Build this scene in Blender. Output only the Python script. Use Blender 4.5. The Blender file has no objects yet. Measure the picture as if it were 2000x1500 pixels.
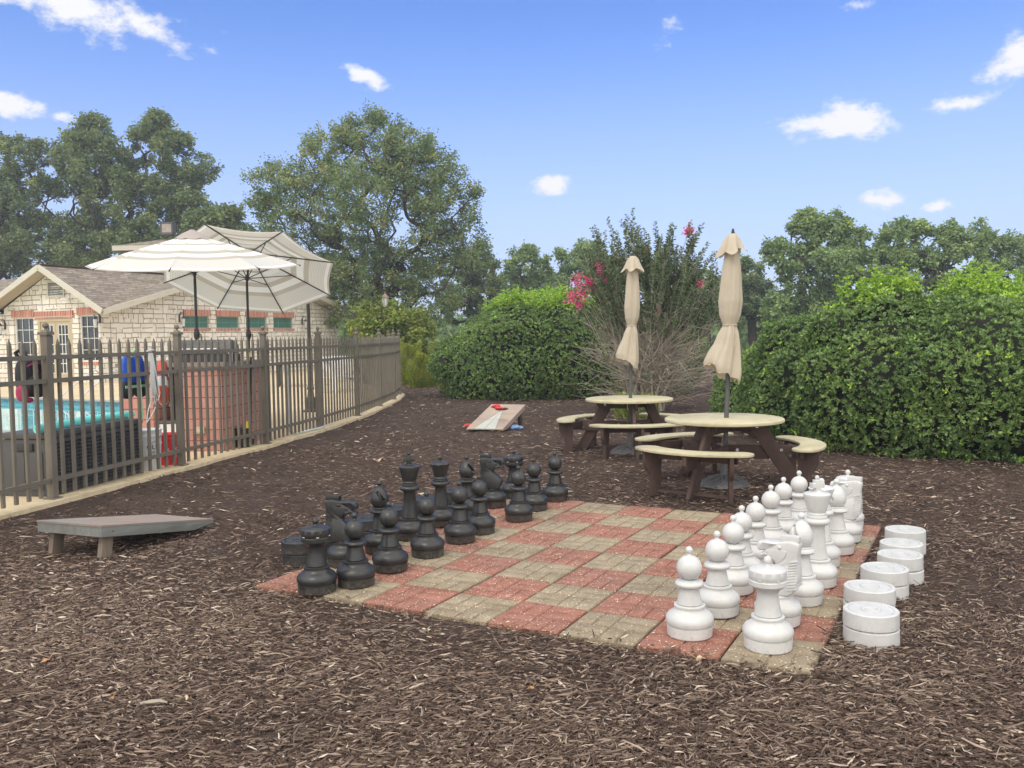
import bpy, bmesh, math, random
import numpy as np
from mathutils import Vector, Matrix, noise as mnoise
R = math.radians
PI = math.pi
sc = bpy.context.scene
COL = sc.collection
rng = np.random.default_rng(7)
random.seed(7)

# ---------------------------------------------------------------- camera
CAM_H = 1.488
FPX, PITCH, ROLL = 1715.26, .0550212, -.0160012
_c, _s, _cr, _sr = math.cos(PITCH), math.sin(PITCH), math.cos(ROLL), math.sin(ROLL)
FW = Vector((0, _c, -_s)); _U = Vector((0, _s, _c)); _R = Vector((1, 0, 0))
CR = _cr*_R + _sr*_U
CU = _cr*_U - _sr*_R
cam_d = bpy.data.cameras.new('camera'); cam = bpy.data.objects.new('camera', cam_d); COL.objects.link(cam)
cam.matrix_world = Matrix(((CR.x, CU.x, -FW.x, 0), (CR.y, CU.y, -FW.y, 0), (CR.z, CU.z, -FW.z, CAM_H), (0, 0, 0, 1)))
cam_d.sensor_width = 36; cam_d.lens = FPX*36/2000; cam_d.clip_end = 3000; cam_d.clip_start = .05
sc.camera = cam
sc.render.resolution_x = 1024; sc.render.resolution_y = 768

def ray(px, py): return FW + CR*((px-1000)/FPX) + CU*((750-py)/FPX)
def gp(px, py, z=0.):
    r = ray(px, py); t = (z-CAM_H)/r.z
    return Vector((0, 0, CAM_H)) + r*t
def at(px, py, Y):
    r = ray(px, py); return Vector((0, 0, CAM_H)) + r*(Y/r.y)

# ---------------------------------------------------------------- world and sun
SUN_EL, SUN_ROT = R(52), R(205)
w = bpy.data.worlds.new('World'); sc.world = w; w.use_nodes = True
nt = w.node_tree; N = nt.nodes; L = nt.links
for n in list(N): N.remove(n)
def nd(tree, t, **k):
    n = tree.nodes.new(t)
    for a, b in k.items():
        if a[0] == '_': n.inputs[int(a[1:])].default_value = b
        else: setattr(n, a, b)
    return n
out = nd(nt, 'ShaderNodeOutputWorld'); bg = nd(nt, 'ShaderNodeBackground')
sky = nd(nt, 'ShaderNodeTexSky', sky_type='NISHITA', sun_disc=False, sun_elevation=SUN_EL, sun_rotation=SUN_ROT,
         air_density=1.0, dust_density=.4, ozone_density=2.5, altitude=200)
tc = nd(nt, 'ShaderNodeTexCoord')
def wmath(op, a=None, b=None, c=None, clamp=False):
    m = nd(nt, 'ShaderNodeMath', operation=op, use_clamp=clamp)
    for i, v in enumerate((a, b, c)):
        if v is None: continue
        if isinstance(v, (int, float)): m.inputs[i].default_value = v
        else: L.new(v, m.inputs[i])
    return m.outputs[0]
def wdot(v):
    m = nd(nt, 'ShaderNodeVectorMath', operation='DOT_PRODUCT'); L.new(tc.outputs['Generated'], m.inputs[0]); m.inputs[1].default_value = v
    return m.outputs['Value']
best = None
CLOUDS = [(120, 0, 200, 50, 6, 1), (270, 40, 90, 40, 20, .9), (10, 205, 95, 30, 0, 1), (122, 228, 36, 17, 0, .9), (716, 150, 76, 24, 24, .75), (1640, 243, 125, 42, 0, 1),
          (1866, 205, 64, 22, 3, 1), (1990, 108, 60, 42, 0, 1), (1075, 362, 54, 25, 6, .95), (1722, 391, 60, 22, 0, .95), (1828, 401, 34, 18, 0, .9),
          (1690, 8, 90, 20, -8, .55), (1300, 68, 26, 34, 10, .3)]
for (px, py, a, b, rot, k) in CLOUDS:
    c = ray(px, py).normalized()
    t1 = CR*math.cos(R(rot)) - CU*math.sin(R(rot)); t2 = CU*math.cos(R(rot)) + CR*math.sin(R(rot))
    t1 = (t1 - c*t1.dot(c)).normalized(); t2 = (t2 - c*t2.dot(c)).normalized()
    sc_ = FPX/ray(px, py).length
    ua = t1*(sc_/a); va = t2*(sc_/b)
    comb = nd(nt, 'ShaderNodeCombineXYZ')
    L.new(wdot(ua), comb.inputs[0]); L.new(wdot(va), comb.inputs[1]); L.new(wmath('LESS_THAN', wdot(c), 0.), comb.inputs[2])
    ln = nd(nt, 'ShaderNodeVectorMath', operation='LENGTH'); L.new(comb.outputs[0], ln.inputs[0])
    v = wmath('MULTIPLY_ADD', ln.outputs['Value'], -k, k)
    best = v if best is None else wmath('MAXIMUM', best, v)
nz = nd(nt, 'ShaderNodeTexNoise', noise_dimensions='3D'); nz.inputs['Scale'].default_value = 26; nz.inputs['Detail'].default_value = 7; nz.inputs['Roughness'].default_value = .62
mp = nd(nt, 'ShaderNodeMapping'); mp.inputs['Scale'].default_value = (1, 1, 1.7); L.new(tc.outputs['Generated'], mp.inputs[0]); L.new(mp.outputs[0], nz.inputs['Vector'])
nn = wmath('SUBTRACT', nz.outputs[0], .5)
cm = wmath('MULTIPLY_ADD', nn, 2.1, best)
mr = nd(nt, 'ShaderNodeMapRange', interpolation_type='SMOOTHSTEP'); mr.inputs['From Min'].default_value = .22; mr.inputs['From Max'].default_value = .80
L.new(cm, mr.inputs['Value'])
# unseen white cloud deck overhead and behind the camera, added for neutral fill light
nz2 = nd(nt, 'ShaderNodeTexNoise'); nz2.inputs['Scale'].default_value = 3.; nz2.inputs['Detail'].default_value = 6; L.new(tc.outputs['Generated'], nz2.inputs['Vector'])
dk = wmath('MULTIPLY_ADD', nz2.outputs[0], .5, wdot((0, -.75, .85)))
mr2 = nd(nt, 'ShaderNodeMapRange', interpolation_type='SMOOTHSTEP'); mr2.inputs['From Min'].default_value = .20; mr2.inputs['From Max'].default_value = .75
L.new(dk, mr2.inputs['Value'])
hzn = wdot((0, 0, 1))
# pale air low over the horizon
mr3 = nd(nt, 'ShaderNodeMapRange', interpolation_type='SMOOTHSTEP'); mr3.inputs['From Min'].default_value = -.02; mr3.inputs['From Max'].default_value = .36
mr3.inputs['To Min'].default_value = .97; mr3.inputs['To Max'].default_value = 0.
L.new(hzn, mr3.inputs['Value'])
def wmix(f, a, b):
    m = nd(nt, 'ShaderNodeMix', data_type='RGBA')
    for i, v in ((0, f), (6, a), (7, b)):
        if isinstance(v, (tuple, float)): m.inputs[i].default_value = v
        else: L.new(v, m.inputs[i])
    return m.outputs[2]
SKY_K = 10.
tint = nd(nt, 'ShaderNodeMix', data_type='RGBA', blend_type='MULTIPLY'); tint.inputs[0].default_value = 1
L.new(sky.outputs[0], tint.inputs[6]); tint.inputs[7].default_value = (1.0, 1.36, 2.1, 1)
c1 = wmix(mr3.outputs[0], tint.outputs[2], (.64*SKY_K, .74*SKY_K, 1.0*SKY_K, 1))
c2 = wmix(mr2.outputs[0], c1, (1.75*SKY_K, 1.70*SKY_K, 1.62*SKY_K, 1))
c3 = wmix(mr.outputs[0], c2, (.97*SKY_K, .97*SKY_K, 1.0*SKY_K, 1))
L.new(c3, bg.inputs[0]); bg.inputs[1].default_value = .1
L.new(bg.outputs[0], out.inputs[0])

sd = bpy.data.lights.new('sun', 'SUN'); sd.energy = 1.1; sd.angle = R(18); sd.color = (1, .95, .87)
sun = bpy.data.objects.new('sun', sd); COL.objects.link(sun)
_sd = Vector((math.sin(SUN_ROT)*math.cos(SUN_EL), math.cos(SUN_ROT)*math.cos(SUN_EL), math.sin(SUN_EL)))
sun.rotation_euler = _sd.to_track_quat('Z', 'Y').to_euler()
sc.view_settings.view_transform = 'Standard'; sc.view_settings.look = 'None'; sc.view_settings.exposure = 0.06; sc.view_settings.gamma = 1
sc.render.engine = 'CYCLES'

# ---------------------------------------------------------------- helpers
def tag(o, label=None, cat=None, group=None, kind=None):
    if label: o['label'] = label
    if cat: o['category'] = cat
    if group: o['group'] = group
    if kind: o['kind'] = kind
    return o
def empty(name, loc=(0, 0, 0), rz=0., label=None, cat=None, group=None):
    o = bpy.data.objects.new(name, None); COL.objects.link(o); o.location = loc; o.rotation_euler = (0, 0, rz); o.empty_display_size = .1
    return tag(o, label, cat, group)
def copy_tree(o, parent=None):
    c = o.copy(); COL.objects.link(c); c.parent = parent
    for ch in list(o.children): copy_tree(ch, c)
    return c
def np_mesh(name, V, F, mat, parent=None, attrs=None, smooth=False):
    """V (n,3), F (m,k) all faces the same size"""
    me = bpy.data.meshes.new(name)
    V = np.ascontiguousarray(V, dtype=np.float32); F = np.ascontiguousarray(F, dtype=np.int32)
    m, k = F.shape
    me.vertices.add(len(V)); me.vertices.foreach_set('co', V.ravel())
    me.loops.add(m*k); me.loops.foreach_set('vertex_index', F.ravel())
    me.polygons.add(m); me.polygons.foreach_set('loop_start', np.arange(0, m*k, k, dtype=np.int32))
    me.polygons.foreach_set('use_smooth', np.full(m, smooth, dtype=bool))
    for an, av in (attrs or {}).items():
        a = me.attributes.new(an, 'FLOAT', 'FACE'); a.data.foreach_set('value', np.ascontiguousarray(av, dtype=np.float32))
    me.update(calc_edges=True)
    me.materials.append(mat)
    o = bpy.data.objects.new(name, me); COL.objects.link(o); o.parent = parent
    return o
class MB:
    def __init__(s): s.v = []; s.f = []; s.sm = []
    def add(s, vs, fs, smooth=False):
        b = len(s.v); s.v += [Vector(p) for p in vs]; s.f += [tuple(i+b for i in f) for f in fs]; s.sm += [smooth]*len(fs); return s
    def box(s, c, d, rot=None, taper=1.):
        vs = []
        for z in (-1, 1):
            k = taper if z > 0 else 1
            for x, y in ((-1, -1), (1, -1), (1, 1), (-1, 1)):
                p = Vector((x*d[0]/2*k, y*d[1]/2*k, z*d[2]/2))
                if rot is not None: p = rot @ p
                vs.append(p + Vector(c))
        return s.add(vs, [(3, 2, 1, 0), (4, 5, 6, 7), (0, 1, 5, 4), (1, 2, 6, 5), (2, 3, 7, 6), (3, 0, 4, 7)])
    def beam(s, a, b, wd, th, up=(0, 0, 1)):
        a = Vector(a); b = Vector(b); d = (b-a); l = d.length; d.normalize(); u = Vector(up)
        x = d.cross(u)
        if x.length < 1e-4: x = d.cross(Vector((1, 0, 0)))
        x.normalize(); y = x.cross(d)
        rot = Matrix((x, d, y)).transposed()
        return s.box((a+b)/2, (wd, l, th), rot)
    def tube(s, pts, r, n=8, cap=True, smooth=True):
        pts = [Vector(p) for p in pts]; rs = r if isinstance(r, (list, tuple)) else [r]*len(pts)
        vs = []; prev = None
        for i, p in enumerate(pts):
            d = (pts[min(i+1, len(pts)-1)] - pts[max(i-1, 0)])
            if d.length < 1e-9: d = Vector((0, 0, 1))
            d.normalize()
            if prev is None:
                a = d.cross(Vector((0, 0, 1)))
                if a.length < .05: a = d.cross(Vector((1, 0, 0)))
            else:
                a = prev - d*prev.dot(d)
                if a.length < 1e-6: a = d.orthogonal()
            a.normalize(); prev = a; b = d.cross(a)
            for k in range(n):
                t = 2*PI*k/n; vs.append(p + (a*math.cos(t) + b*math.sin(t))*rs[i])
        fs = [(i*n+k, i*n+(k+1) % n, (i+1)*n+(k+1) % n, (i+1)*n+k) for i in range(len(pts)-1) for k in range(n)]
        s.add(vs, fs, smooth)
        if cap:
            s.add(vs[:n], [tuple(reversed(range(n)))]); s.add(vs[-n:], [tuple(range(n))])
        return s
    def lathe(s, prof, n=40, c=(0, 0, 0), fn=None, smooth=True, sharp=True):
        """prof (r,z) from bottom to top; fn(theta,r,z)->(r,z) modulates"""
        vs = []; c = Vector(c)
        for (r, z) in prof:
            for k in range(n):
                t = 2*PI*k/n; rr, zz = (fn(t, r, z) if fn else (r, z))
                vs.append(c + Vector((rr*math.cos(t), rr*math.sin(t), zz)))
        fs = [(i*n+k, i*n+(k+1) % n, (i+1)*n+(k+1) % n, (i+1)*n+k) for i in range(len(prof)-1) for k in range(n)]
        s.add(vs, fs, smooth)
        s.add(vs[:n], [tuple(reversed(range(n)))]); s.add(vs[-n:], [tuple(range(n))])
        return s
    def sphere(s, c, r, n=16, m=10, sz=1.):
        pr = [(max(1e-4, r*math.sin(PI*i/m)), -r*sz*math.cos(PI*i/m)) for i in range(m+1)]
        return s.lathe(pr, n, c)
    def prism(s, poly, y0, y1, fr=None):
        """poly of (x,z) extruded from y0 to y1; fr maps (x,y,z)->world"""
        n = len(poly); f = fr or (lambda p: Vector(p))
        vs = [f((p[0], y0, p[1])) for p in poly] + [f((p[0], y1, p[1])) for p in poly]
        fs = [tuple(range(n)), tuple(reversed(range(n, 2*n)))] + [(i, i+n, (i+1) % n+n, (i+1) % n) for i in range(n)]
        return s.add(vs, fs)
    def build(s, name, mat, parent=None, loc=None, rz=None, bevel=0, fix=True):
        me = bpy.data.meshes.new(name); me.from_pydata([tuple(v) for v in s.v], [], s.f)
        me.polygons.foreach_set('use_smooth', s.sm)
        if fix or bevel:
            bm = bmesh.new(); bm.from_mesh(me)
            if bevel:
                bmesh.ops.remove_doubles(bm, verts=bm.verts, dist=1e-6)
                ed = [e for e in bm.edges if len(e.link_faces) == 2 and e.calc_face_angle(0) > R(35)]
                bmesh.ops.bevel(bm, geom=ed, offset=bevel, segments=2, affect='EDGES', profile=.6)
            bmesh.ops.recalc_face_normals(bm, faces=bm.faces)
            bm.to_mesh(me); bm.free()
        me.materials.append(mat)
        try: me.set_sharp_from_angle(angle=R(42))
        except Exception: pass
        o = bpy.data.objects.new(name, me); COL.objects.link(o); o.parent = parent
        if loc is not None: o.location = loc
        if rz is not None: o.rotation_euler = (0, 0, rz)
        return o
def rotz(a): return Matrix.Rotation(a, 3, 'Z')
def set_uv(o, fn):
    me = o.data; uv = me.uv_layers.new(name='UVMap')
    for p in me.polygons:
        for li in p.loop_indices:
            uv.data[li].uv = fn(me.vertices[me.loops[li].vertex_index].co, p)

# ---------------------------------------------------------------- materials
class Mat:
    def __init__(s, name, rough=.7, metal=0., spec=.5):
        s.m = bpy.data.materials.new(name); s.m.use_nodes = True; s.t = s.m.node_tree
        s.b = s.t.nodes['Principled BSDF']; s.b.inputs['Roughness'].default_value = rough; s.b.inputs['Metallic'].default_value = metal
        s.b.inputs['Specular IOR Level'].default_value = spec
        s.out = s.t.nodes['Material Output']; s.coords = s.t.nodes.new('ShaderNodeTexCoord')
    def n(s, t, **k): return nd(s.t, t, **k)
    def l(s, a, b): s.t.links.new(a, b)
    def val(s, v, sock):
        if isinstance(v, (int, float)): sock.default_value = v
        elif isinstance(v, (tuple, list)): sock.default_value = (*v, 1) if len(v) == 3 and sock.type == 'RGBA' else v
        else: s.l(v, sock)
    def map(s, src='Object', scale=(1, 1, 1), rot=(0, 0, 0)):
        m = s.n('ShaderNodeMapping'); m.inputs['Scale'].default_value = scale; m.inputs['Rotation'].default_value = rot
        s.l(s.coords.outputs[src] if isinstance(src, str) else src, m.inputs[0]); return m.outputs[0]
    def world(s):
        g = s.n('ShaderNodeNewGeometry'); return g.outputs['Position']
    def noise(s, scale, detail=5, rough=.55, vec=None, out=0):
        n = s.n('ShaderNodeTexNoise'); n.inputs['Scale'].default_value = scale; n.inputs['Detail'].default_value = detail; n.inputs['Roughness'].default_value = rough
        s.l(vec if vec is not None else s.coords.outputs['Object'], n.inputs['Vector']); return n.outputs[out]
    def vor(s, scale, vec=None, feature='F1', out='Distance'):
        n = s.n('ShaderNodeTexVoronoi', feature=feature); n.inputs['Scale'].default_value = scale
        s.l(vec if vec is not None else s.coords.outputs['Object'], n.inputs['Vector']); return n.outputs[out]
    def math(s, op, a, b=None, c=None, clamp=False):
        m = s.n('ShaderNodeMath', operation=op, use_clamp=clamp)
        for i, v in enumerate((a, b, c)):
            if v is not None: s.val(v, m.inputs[i])
        return m.outputs[0]
    def ramp(s, f, stops, interp='LINEAR'):
        r = s.n('ShaderNodeValToRGB'); r.color_ramp.interpolation = interp
        e = r.color_ramp.elements
        while len(e) < len(stops): e.new(.5)
        for i, (p, c) in enumerate(stops):
            e[i].position = p; e[i].color = (*c, 1) if isinstance(c, (tuple, list)) else (c, c, c, 1)
        s.l(f, r.inputs[0]); return r.outputs[0]
    def mr(s, f, a, b, c=0., d=1.):
        m = s.n('ShaderNodeMapRange'); 
        for i, v in enumerate((a, b, c, d)): m.inputs[i+1].default_value = v
        s.l(f, m.inputs[0]); return m.outputs[0]
    def mix(s, f, a, b, mode='MIX'):
        m = s.n('ShaderNodeMix', data_type='RGBA', blend_type=mode)
        s.val(f, m.inputs[0]); s.val(a, m.inputs[6]); s.val(b, m.inputs[7]); return m.outputs[2]
    def attr(s, name): 
        a = s.n('ShaderNodeAttribute', attribute_name=name); return a.outputs['Fac']
    def objrand(s): return s.n('ShaderNodeObjectInfo').outputs['Random']
    def color(s, c): s.val(c, s.b.inputs['Base Color']); return s
    def rough(s, c): s.val(c, s.b.inputs['Roughness']); return s
    def bump(s, h, strength=.4, dist=.01):
        b = s.n('ShaderNodeBump'); b.inputs['Strength'].default_value = strength; b.inputs['Distance'].default_value = dist
        s.l(h, b.inputs['Height']); s.l(b.outputs[0], s.b.inputs['Normal']); return s
    def translucent(s, c, f=.3):
        t = s.n('ShaderNodeBsdfTranslucent'); s.val(c, t.inputs[0]); m = s.n('ShaderNodeMixShader'); m.inputs[0].default_value = f
        s.l(s.b.outputs[0], m.inputs[1]); s.l(t.outputs[0], m.inputs[2]); s.l(m.outputs[0], s.out.inputs[0]); return s
def mul(c, k): return tuple(x*k for x in c)
def simple(name, col, rough=.6, var=.12, scale=8, bump=.1, metal=0., spec=.5, dirt=None):
    m = Mat(name, rough, metal, spec)
    n1 = m.noise(scale, 6, .6)
    c = m.ramp(n1, [(.3, mul(col, 1-var)), (.7, mul(col, 1+var))])
    if dirt:
        n2 = m.noise(scale*.35, 5, .65)
        c = m.mix(m.mr(n2, .52, .72), c, dirt)
    m.color(c)
    if bump: m.bump(m.noise(scale*6, 4), bump, .004)
    return m.m
M = {}
# lawn / mulch / deck
m = Mat('grass', .9); m.color(m.ramp(m.noise(.8, 6, .6, m.world()), [(.3, (.06, .09, .025)), (.7, (.12, .16, .05))])); M['grass'] = m.m
m = Mat('mulch', .95, spec=.2); wp = m.world()
stretch = m.map(wp, (1, 2.2, 1), (0, 0, .5))
f1 = m.noise(55, 5, .7, stretch); f2 = m.vor(70, wp); f3 = m.noise(1.3, 4, .6, wp); f4 = m.noise(240, 2, .5, wp)
c = m.ramp(f1, [(.28, (.040, .026, .020)), (.46, (.088, .060, .048)), (.60, (.15, .108, .086)), (.75, (.25, .19, .15))])
c = m.mix(m.mr(f3, .35, .65, .0, .6), c, m.mix(1., c, (.62, .58, .56), 'MULTIPLY'))
c = m.mix(m.mr(f4, .66, .72, 0, .5), c, (.25, .19, .15))
m.color(c); m.bump(m.math('ADD', f1, m.math('MULTIPLY', f2, .6)), .9, .03); M['mulch'] = m.m
m = Mat('wood_chip', .85, spec=.25); a = m.attr('rnd')
c = m.ramp(a, [(0, (.046, .032, .026)), (.28, (.080, .052, .040)), (.52, (.165, .116, .090)), (.78, (.33, .248, .195)), (.95, (.50, .395, .31)), (1, (.74, .64, .52))])
c = m.mix(m.mr(m.noise(90, 3, .6, m.world()), .35, .7, 0, .5), c, m.mix(1., c, (.55, .52, .5), 'MULTIPLY'))
m.color(c); M['chip'] = m.m
m = Mat('concrete_deck', .85); wp = m.world()
c = m.ramp(m.noise(1.2, 6, .65, wp), [(.3, (.56, .44, .26)), (.7, (.70, .57, .37))]); c = m.mix(m.mr(m.noise(60, 3, .6, wp), .4, .8, 0, .35), c, (.42, .32, .19))
m.color(c); m.bump(m.noise(120, 3, .6, wp), .2, .004); M['deck'] = m.m
m = Mat('curb_concrete', .9); wp = m.world()
c = m.ramp(m.noise(7, 6, .7, wp), [(.25, (.36, .28, .17)), (.5, (.60, .49, .31)), (.75, (.70, .60, .42))]); m.color(c); m.bump(m.noise(50, 4, .6, wp), .5, .01); M['curb'] = m.m
# pavers
def paver(name, a, b, cdark):
    m = Mat(name, .88, spec=.3); wp = m.world()
    c = m.ramp(m.noise(5, 6, .65, wp), [(.3, a), (.7, b)])
    c = m.mix(m.mr(m.noise(1.1, 3, .5, wp), .42, .68, 0, .5), c, cdark)
    c = m.mix(m.math('MULTIPLY', m.objrand(), .35), c, m.mix(1., c, (.82, .80, .80), 'MULTIPLY'))
    grain = m.noise(115, 3, .7, wp)
    c = m.mix(m.mr(grain, .54, .66, 0, .6), c, m.mix(.5, c, (.75, .68, .55)))
    c = m.mix(m.mr(grain, .46, .30, 0, .5), c, m.mix(1., c, (.5, .48, .45), 'MULTIPLY'))
    sp = m.vor(62, wp); c = m.mix(m.math('MULTIPLY', m.math('LESS_THAN', sp, .24), m.math('GREATER_THAN', m.noise(45, 1, .5, wp), .52)), c, (.74, .66, .52))
    c = m.mix(m.mr(m.noise(2.6, 6, .75, wp), .52, .64, 0, .45), c, m.mix(1., c, (.62, .60, .56), 'MULTIPLY'))
    m.color(c); m.bump(m.math('ADD', grain, m.math('MULTIPLY', m.noise(40, 3, .6, wp), .8)), .5, .006); return m.m
M['red_paver'] = paver('red_paver', (.27, .105, .072), (.38, .172, .125), (.21, .115, .088))
M['tan_paver'] = paver('tan_paver', (.26, .205, .135), (.39, .32, .22), (.20, .165, .12))
# chess plastics
m = Mat('black_plastic', .36, spec=.55); c = m.ramp(m.noise(9, 5, .6), [(.3, (.018, .019, .019)), (.7, (.032, .032, .031))])
c = m.mix(m.mr(m.noise(30, 5, .7), .55, .8, 0, .5), c, (.10, .092, .085)); gb = m.n('ShaderNodeSeparateXYZ'); m.l(m.coords.outputs['Object'], gb.inputs[0])
c = m.mix(m.math('MULTIPLY', m.mr(gb.outputs[2], .0, .07, 1, 0), m.mr(m.noise(50, 4, .8), .42, .62, 0, .8)), c, (.15, .12, .10)); m.color(c)
m.rough(m.mr(m.noise(14, 4), .3, .7, .27, .46)); m.bump(m.noise(160, 2), .05, .002); M['black'] = m.m
m = Mat('white_plastic', .40, spec=.5); c = m.ramp(m.noise(7, 6, .65), [(.3, (.53, .53, .515)), (.7, (.66, .66, .65))])
c = m.mix(m.mr(m.noise(22, 6, .75), .58, .85, 0, .35), c, (.45, .43, .38)); 
gz = m.n('ShaderNodeSeparateXYZ'); m.l(m.coords.outputs['Object'], gz.inputs[0])
spk = m.vor(90); c = m.mix(m.math('MULTIPLY', m.math('LESS_THAN', spk, .09), m.math('GREATER_THAN', m.noise(17, 2, .5), .56)), c, (.20, .18, .15))
st = m.noise(5, 5, .7, m.map('Object', (9, 9, .9))); c = m.mix(m.mr(st, .52, .80, 0, .28), c, (.44, .43, .39))
lowdirt = m.math('MULTIPLY', m.mr(gz.outputs[2], .0, .05, 1, 0), m.mr(m.noise(60, 4, .8), .55, .68))
c = m.mix(lowdirt, c, (.22, .18, .14)); m.color(c); m.bump(m.noise(150, 2), .06, .002); M['white'] = m.m
m = Mat('fence_paint', .55, spec=.4); c = m.ramp(m.noise(3, 5, .6, m.world()), [(.3, (.135, .119, .093)), (.7, (.18, .160, .128))])
c = m.mix(m.mr(m.noise(25, 5, .7, m.world()), .62, .8, 0, .4), c, (.20, .175, .14)); m.color(c); M['fence'] = m.m
m = Mat('rust_stone', .9, spec=.2)
M['fascia'] = simple('painted_trim', (.56, .52, .43), .6, .05, 2, .05)
M['soffit'] = simple('soffit_paint', (.46, .40, .30), .7, .06, 3, .05)
m = Mat('roof_shingle', .9, spec=.2)
br = m.n('ShaderNodeTexBrick', offset=.37, squash=1.); m.l(m.coords.outputs['UV'], br.inputs['Vector'])
for k, v in (('Scale', 1.), ('Mortar Size', .018), ('Brick Width', .42), ('Row Height', .16), ('Bias', 0.)): br.inputs[k].default_value = v
br.inputs['Color1'].default_value = (.19, .158, .125, 1); br.inputs['Color2'].default_value = (.38, .33, .265, 1); br.inputs['Mortar'].default_value = (.11, .088, .075, 1)
c = m.mix(m.mr(m.noise(4, 5, .7, m.world()), .4, .7, 0, .5), br.outputs[0], (.20, .165, .135)); m.color(c); m.bump(br.outputs['Fac'], -.5, .01); M['shingle'] = m.m
m = Mat('limestone', .9, spec=.2)
uvd = m.n('ShaderNodeVectorMath', operation='MULTIPLY_ADD'); m.l(m.noise(2.2, 3, .5, m.coords.outputs['UV'], 1), uvd.inputs[0]); uvd.inputs[1].default_value = (.10, .07, 0); m.l(m.coords.outputs['UV'], uvd.inputs[2])
def stonebrick(wd, rh, off, mor):
    b = m.n('ShaderNodeTexBrick', offset=off, offset_frequency=3, squash=.62, squash_frequency=3); m.l(uvd.outputs[0], b.inputs['Vector'])
    for k, v in (('Scale', 1.), ('Mortar Size', mor), ('Mortar Smooth', .3), ('Brick Width', wd), ('Row Height', rh), ('Bias', -.1)): b.inputs[k].default_value = v
    b.inputs['Color1'].default_value = (.74, .70, .61, 1); b.inputs['Color2'].default_value = (.92, .89, .82, 1); b.inputs['Mortar'].default_value = (.31, .26, .20, 1)
    return b
b1 = stonebrick(.50, .18, .42, .016); b2 = stonebrick(.37, .36, .3, .016)
sel = m.math('GREATER_THAN', m.noise(1.9, 2, .5, m.coords.outputs['UV']), .53)
cc = m.mix(sel, b1.outputs[0], b2.outputs[0]); fac = m.mix(sel, b1.outputs['Fac'], b2.outputs['Fac'])
cc = m.mix(m.mr(m.noise(9, 6, .7, m.coords.outputs['UV']), .4, .75, 0, .45), cc, m.mix(1., cc, (.84, .80, .74), 'MULTIPLY'))
m.color(cc); m.bump(m.math('SUBTRACT', m.noise(22, 5, .7, m.coords.outputs['UV']), m.math('MULTIPLY', fac, 1.2)), .7, .03); M['stone'] = m.m
m = Mat('soldier_brick', .85, spec=.25)
b = m.n('ShaderNodeTexBrick', offset=0.); m.l(m.coords.outputs['UV'], b.inputs['Vector'])
for k, v in (('Scale', 1.), ('Mortar Size', .013), ('Brick Width', .085), ('Row Height', .6), ('Bias', 0.)): b.inputs[k].default_value = v
b.inputs['Color1'].default_value = (.34, .075, .045, 1); b.inputs['Color2'].default_value = (.60, .21, .14, 1); b.inputs['Mortar'].default_value = (.55, .48, .40, 1)
m.color(b.outputs[0]); m.bump(b.outputs['Fac'], -.5, .01); M['brick'] = m.m
m = Mat('block_veneer', .88, spec=.2)
b = m.n('ShaderNodeTexBrick', offset=0.); m.l(m.coords.outputs['UV'], b.inputs['Vector'])
for k, v in (('Scale', 1.), ('Mortar Size', .006), ('Brick Width', .29), ('Row Height', .14), ('Bias', 0.)): b.inputs[k].default_value = v
b.inputs['Color1'].default_value = (.46, .235, .19, 1); b.inputs['Color2'].default_value = (.55, .29, .24, 1); b.inputs['Mortar'].default_value = (.17, .07, .055, 1)
m.color(m.mix(m.mr(m.noise(14, 5), .4, .8, 0, .3), b.outputs[0], (.30, .12, .09))); m.bump(b.outputs['Fac'], -.5, .008); M['block'] = m.m
m = Mat('window_glass', .08, spec=.9); m.color(m.ramp(m.noise(1.3, 3), [(.4, (.02, .026, .027)), (.7, (.05, .06, .06))])); M['glass'] = m.m
m = Mat('green_blind_glass', .15, spec=.7)
sx = m.n('ShaderNodeSeparateXYZ'); m.l(m.coords.outputs['Object'], sx.inputs[0])
m.color(m.ramp(m.math('FRACT', m.math('MULTIPLY', sx.outputs[2], 25)), [(.3, (.055, .16, .12)), (.7, (.09, .22, .17))])); M['blind'] = m.m
M['white_trim'] = simple('white_trim', (.72, .72, .70), .5, .04, 5, 0)
M['green_trim'] = simple('green_grey_trim', (.20, .30, .26), .5, .05, 5, 0)
M['door_paint'] = simple('door_paint', (.48, .40, .26), .6, .05, 3, 0)
M['dark_metal'] = simple('dark_metal', (.028, .027, .026), .45, .2, 20, .05)
M['grey_metal'] = simple('grey_metal', (.085, .085, .085), .5, .15, 20, .05)
M['iron'] = simple('rusty_iron', (.055, .045, .04), .6, .3, 15, .2)
M['steel'] = simple('steel', (.62, .62, .62), .25, .05, 20, 0, metal=.9)
M['lamp_paint'] = simple('lamp_paint', (.20, .165, .12), .5, .15, 10, .05)
m = Mat('lamp_glass', .1, spec=.6); m.color((.55, .58, .58)); M['lampglass'] = m.m
M['white_plastic_chair'] = simple('chair_plastic', (.75, .76, .78), .45, .03, 4, 0)
M['storage'] = simple('storage_plastic', (.075, .073, .075), .6, .08, 4, .08)
m = Mat('wicker_plastic', .55); cx = m.map('Object', (1, 1, 1))
wv = m.n('ShaderNodeTexWave', wave_type='BANDS', bands_direction='Z'); wv.inputs['Scale'].default_value = 9; wv.inputs['Distortion'].default_value = 0; m.l(cx, wv.inputs['Vector'])
wv2 = m.n('ShaderNodeTexWave', wave_type='BANDS', bands_direction='X'); wv2.inputs['Scale'].default_value = 5; m.l(cx, wv2.inputs['Vector'])
h = m.math('MULTIPLY', wv.outputs['Fac'], m.math('ADD', wv2.outputs['Fac'], .4))
m.color(m.ramp(h, [(.1, (.012, .013, .016)), (.8, (.045, .047, .055))])); m.bump(h, .6, .01); M['wicker'] = m.m
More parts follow.
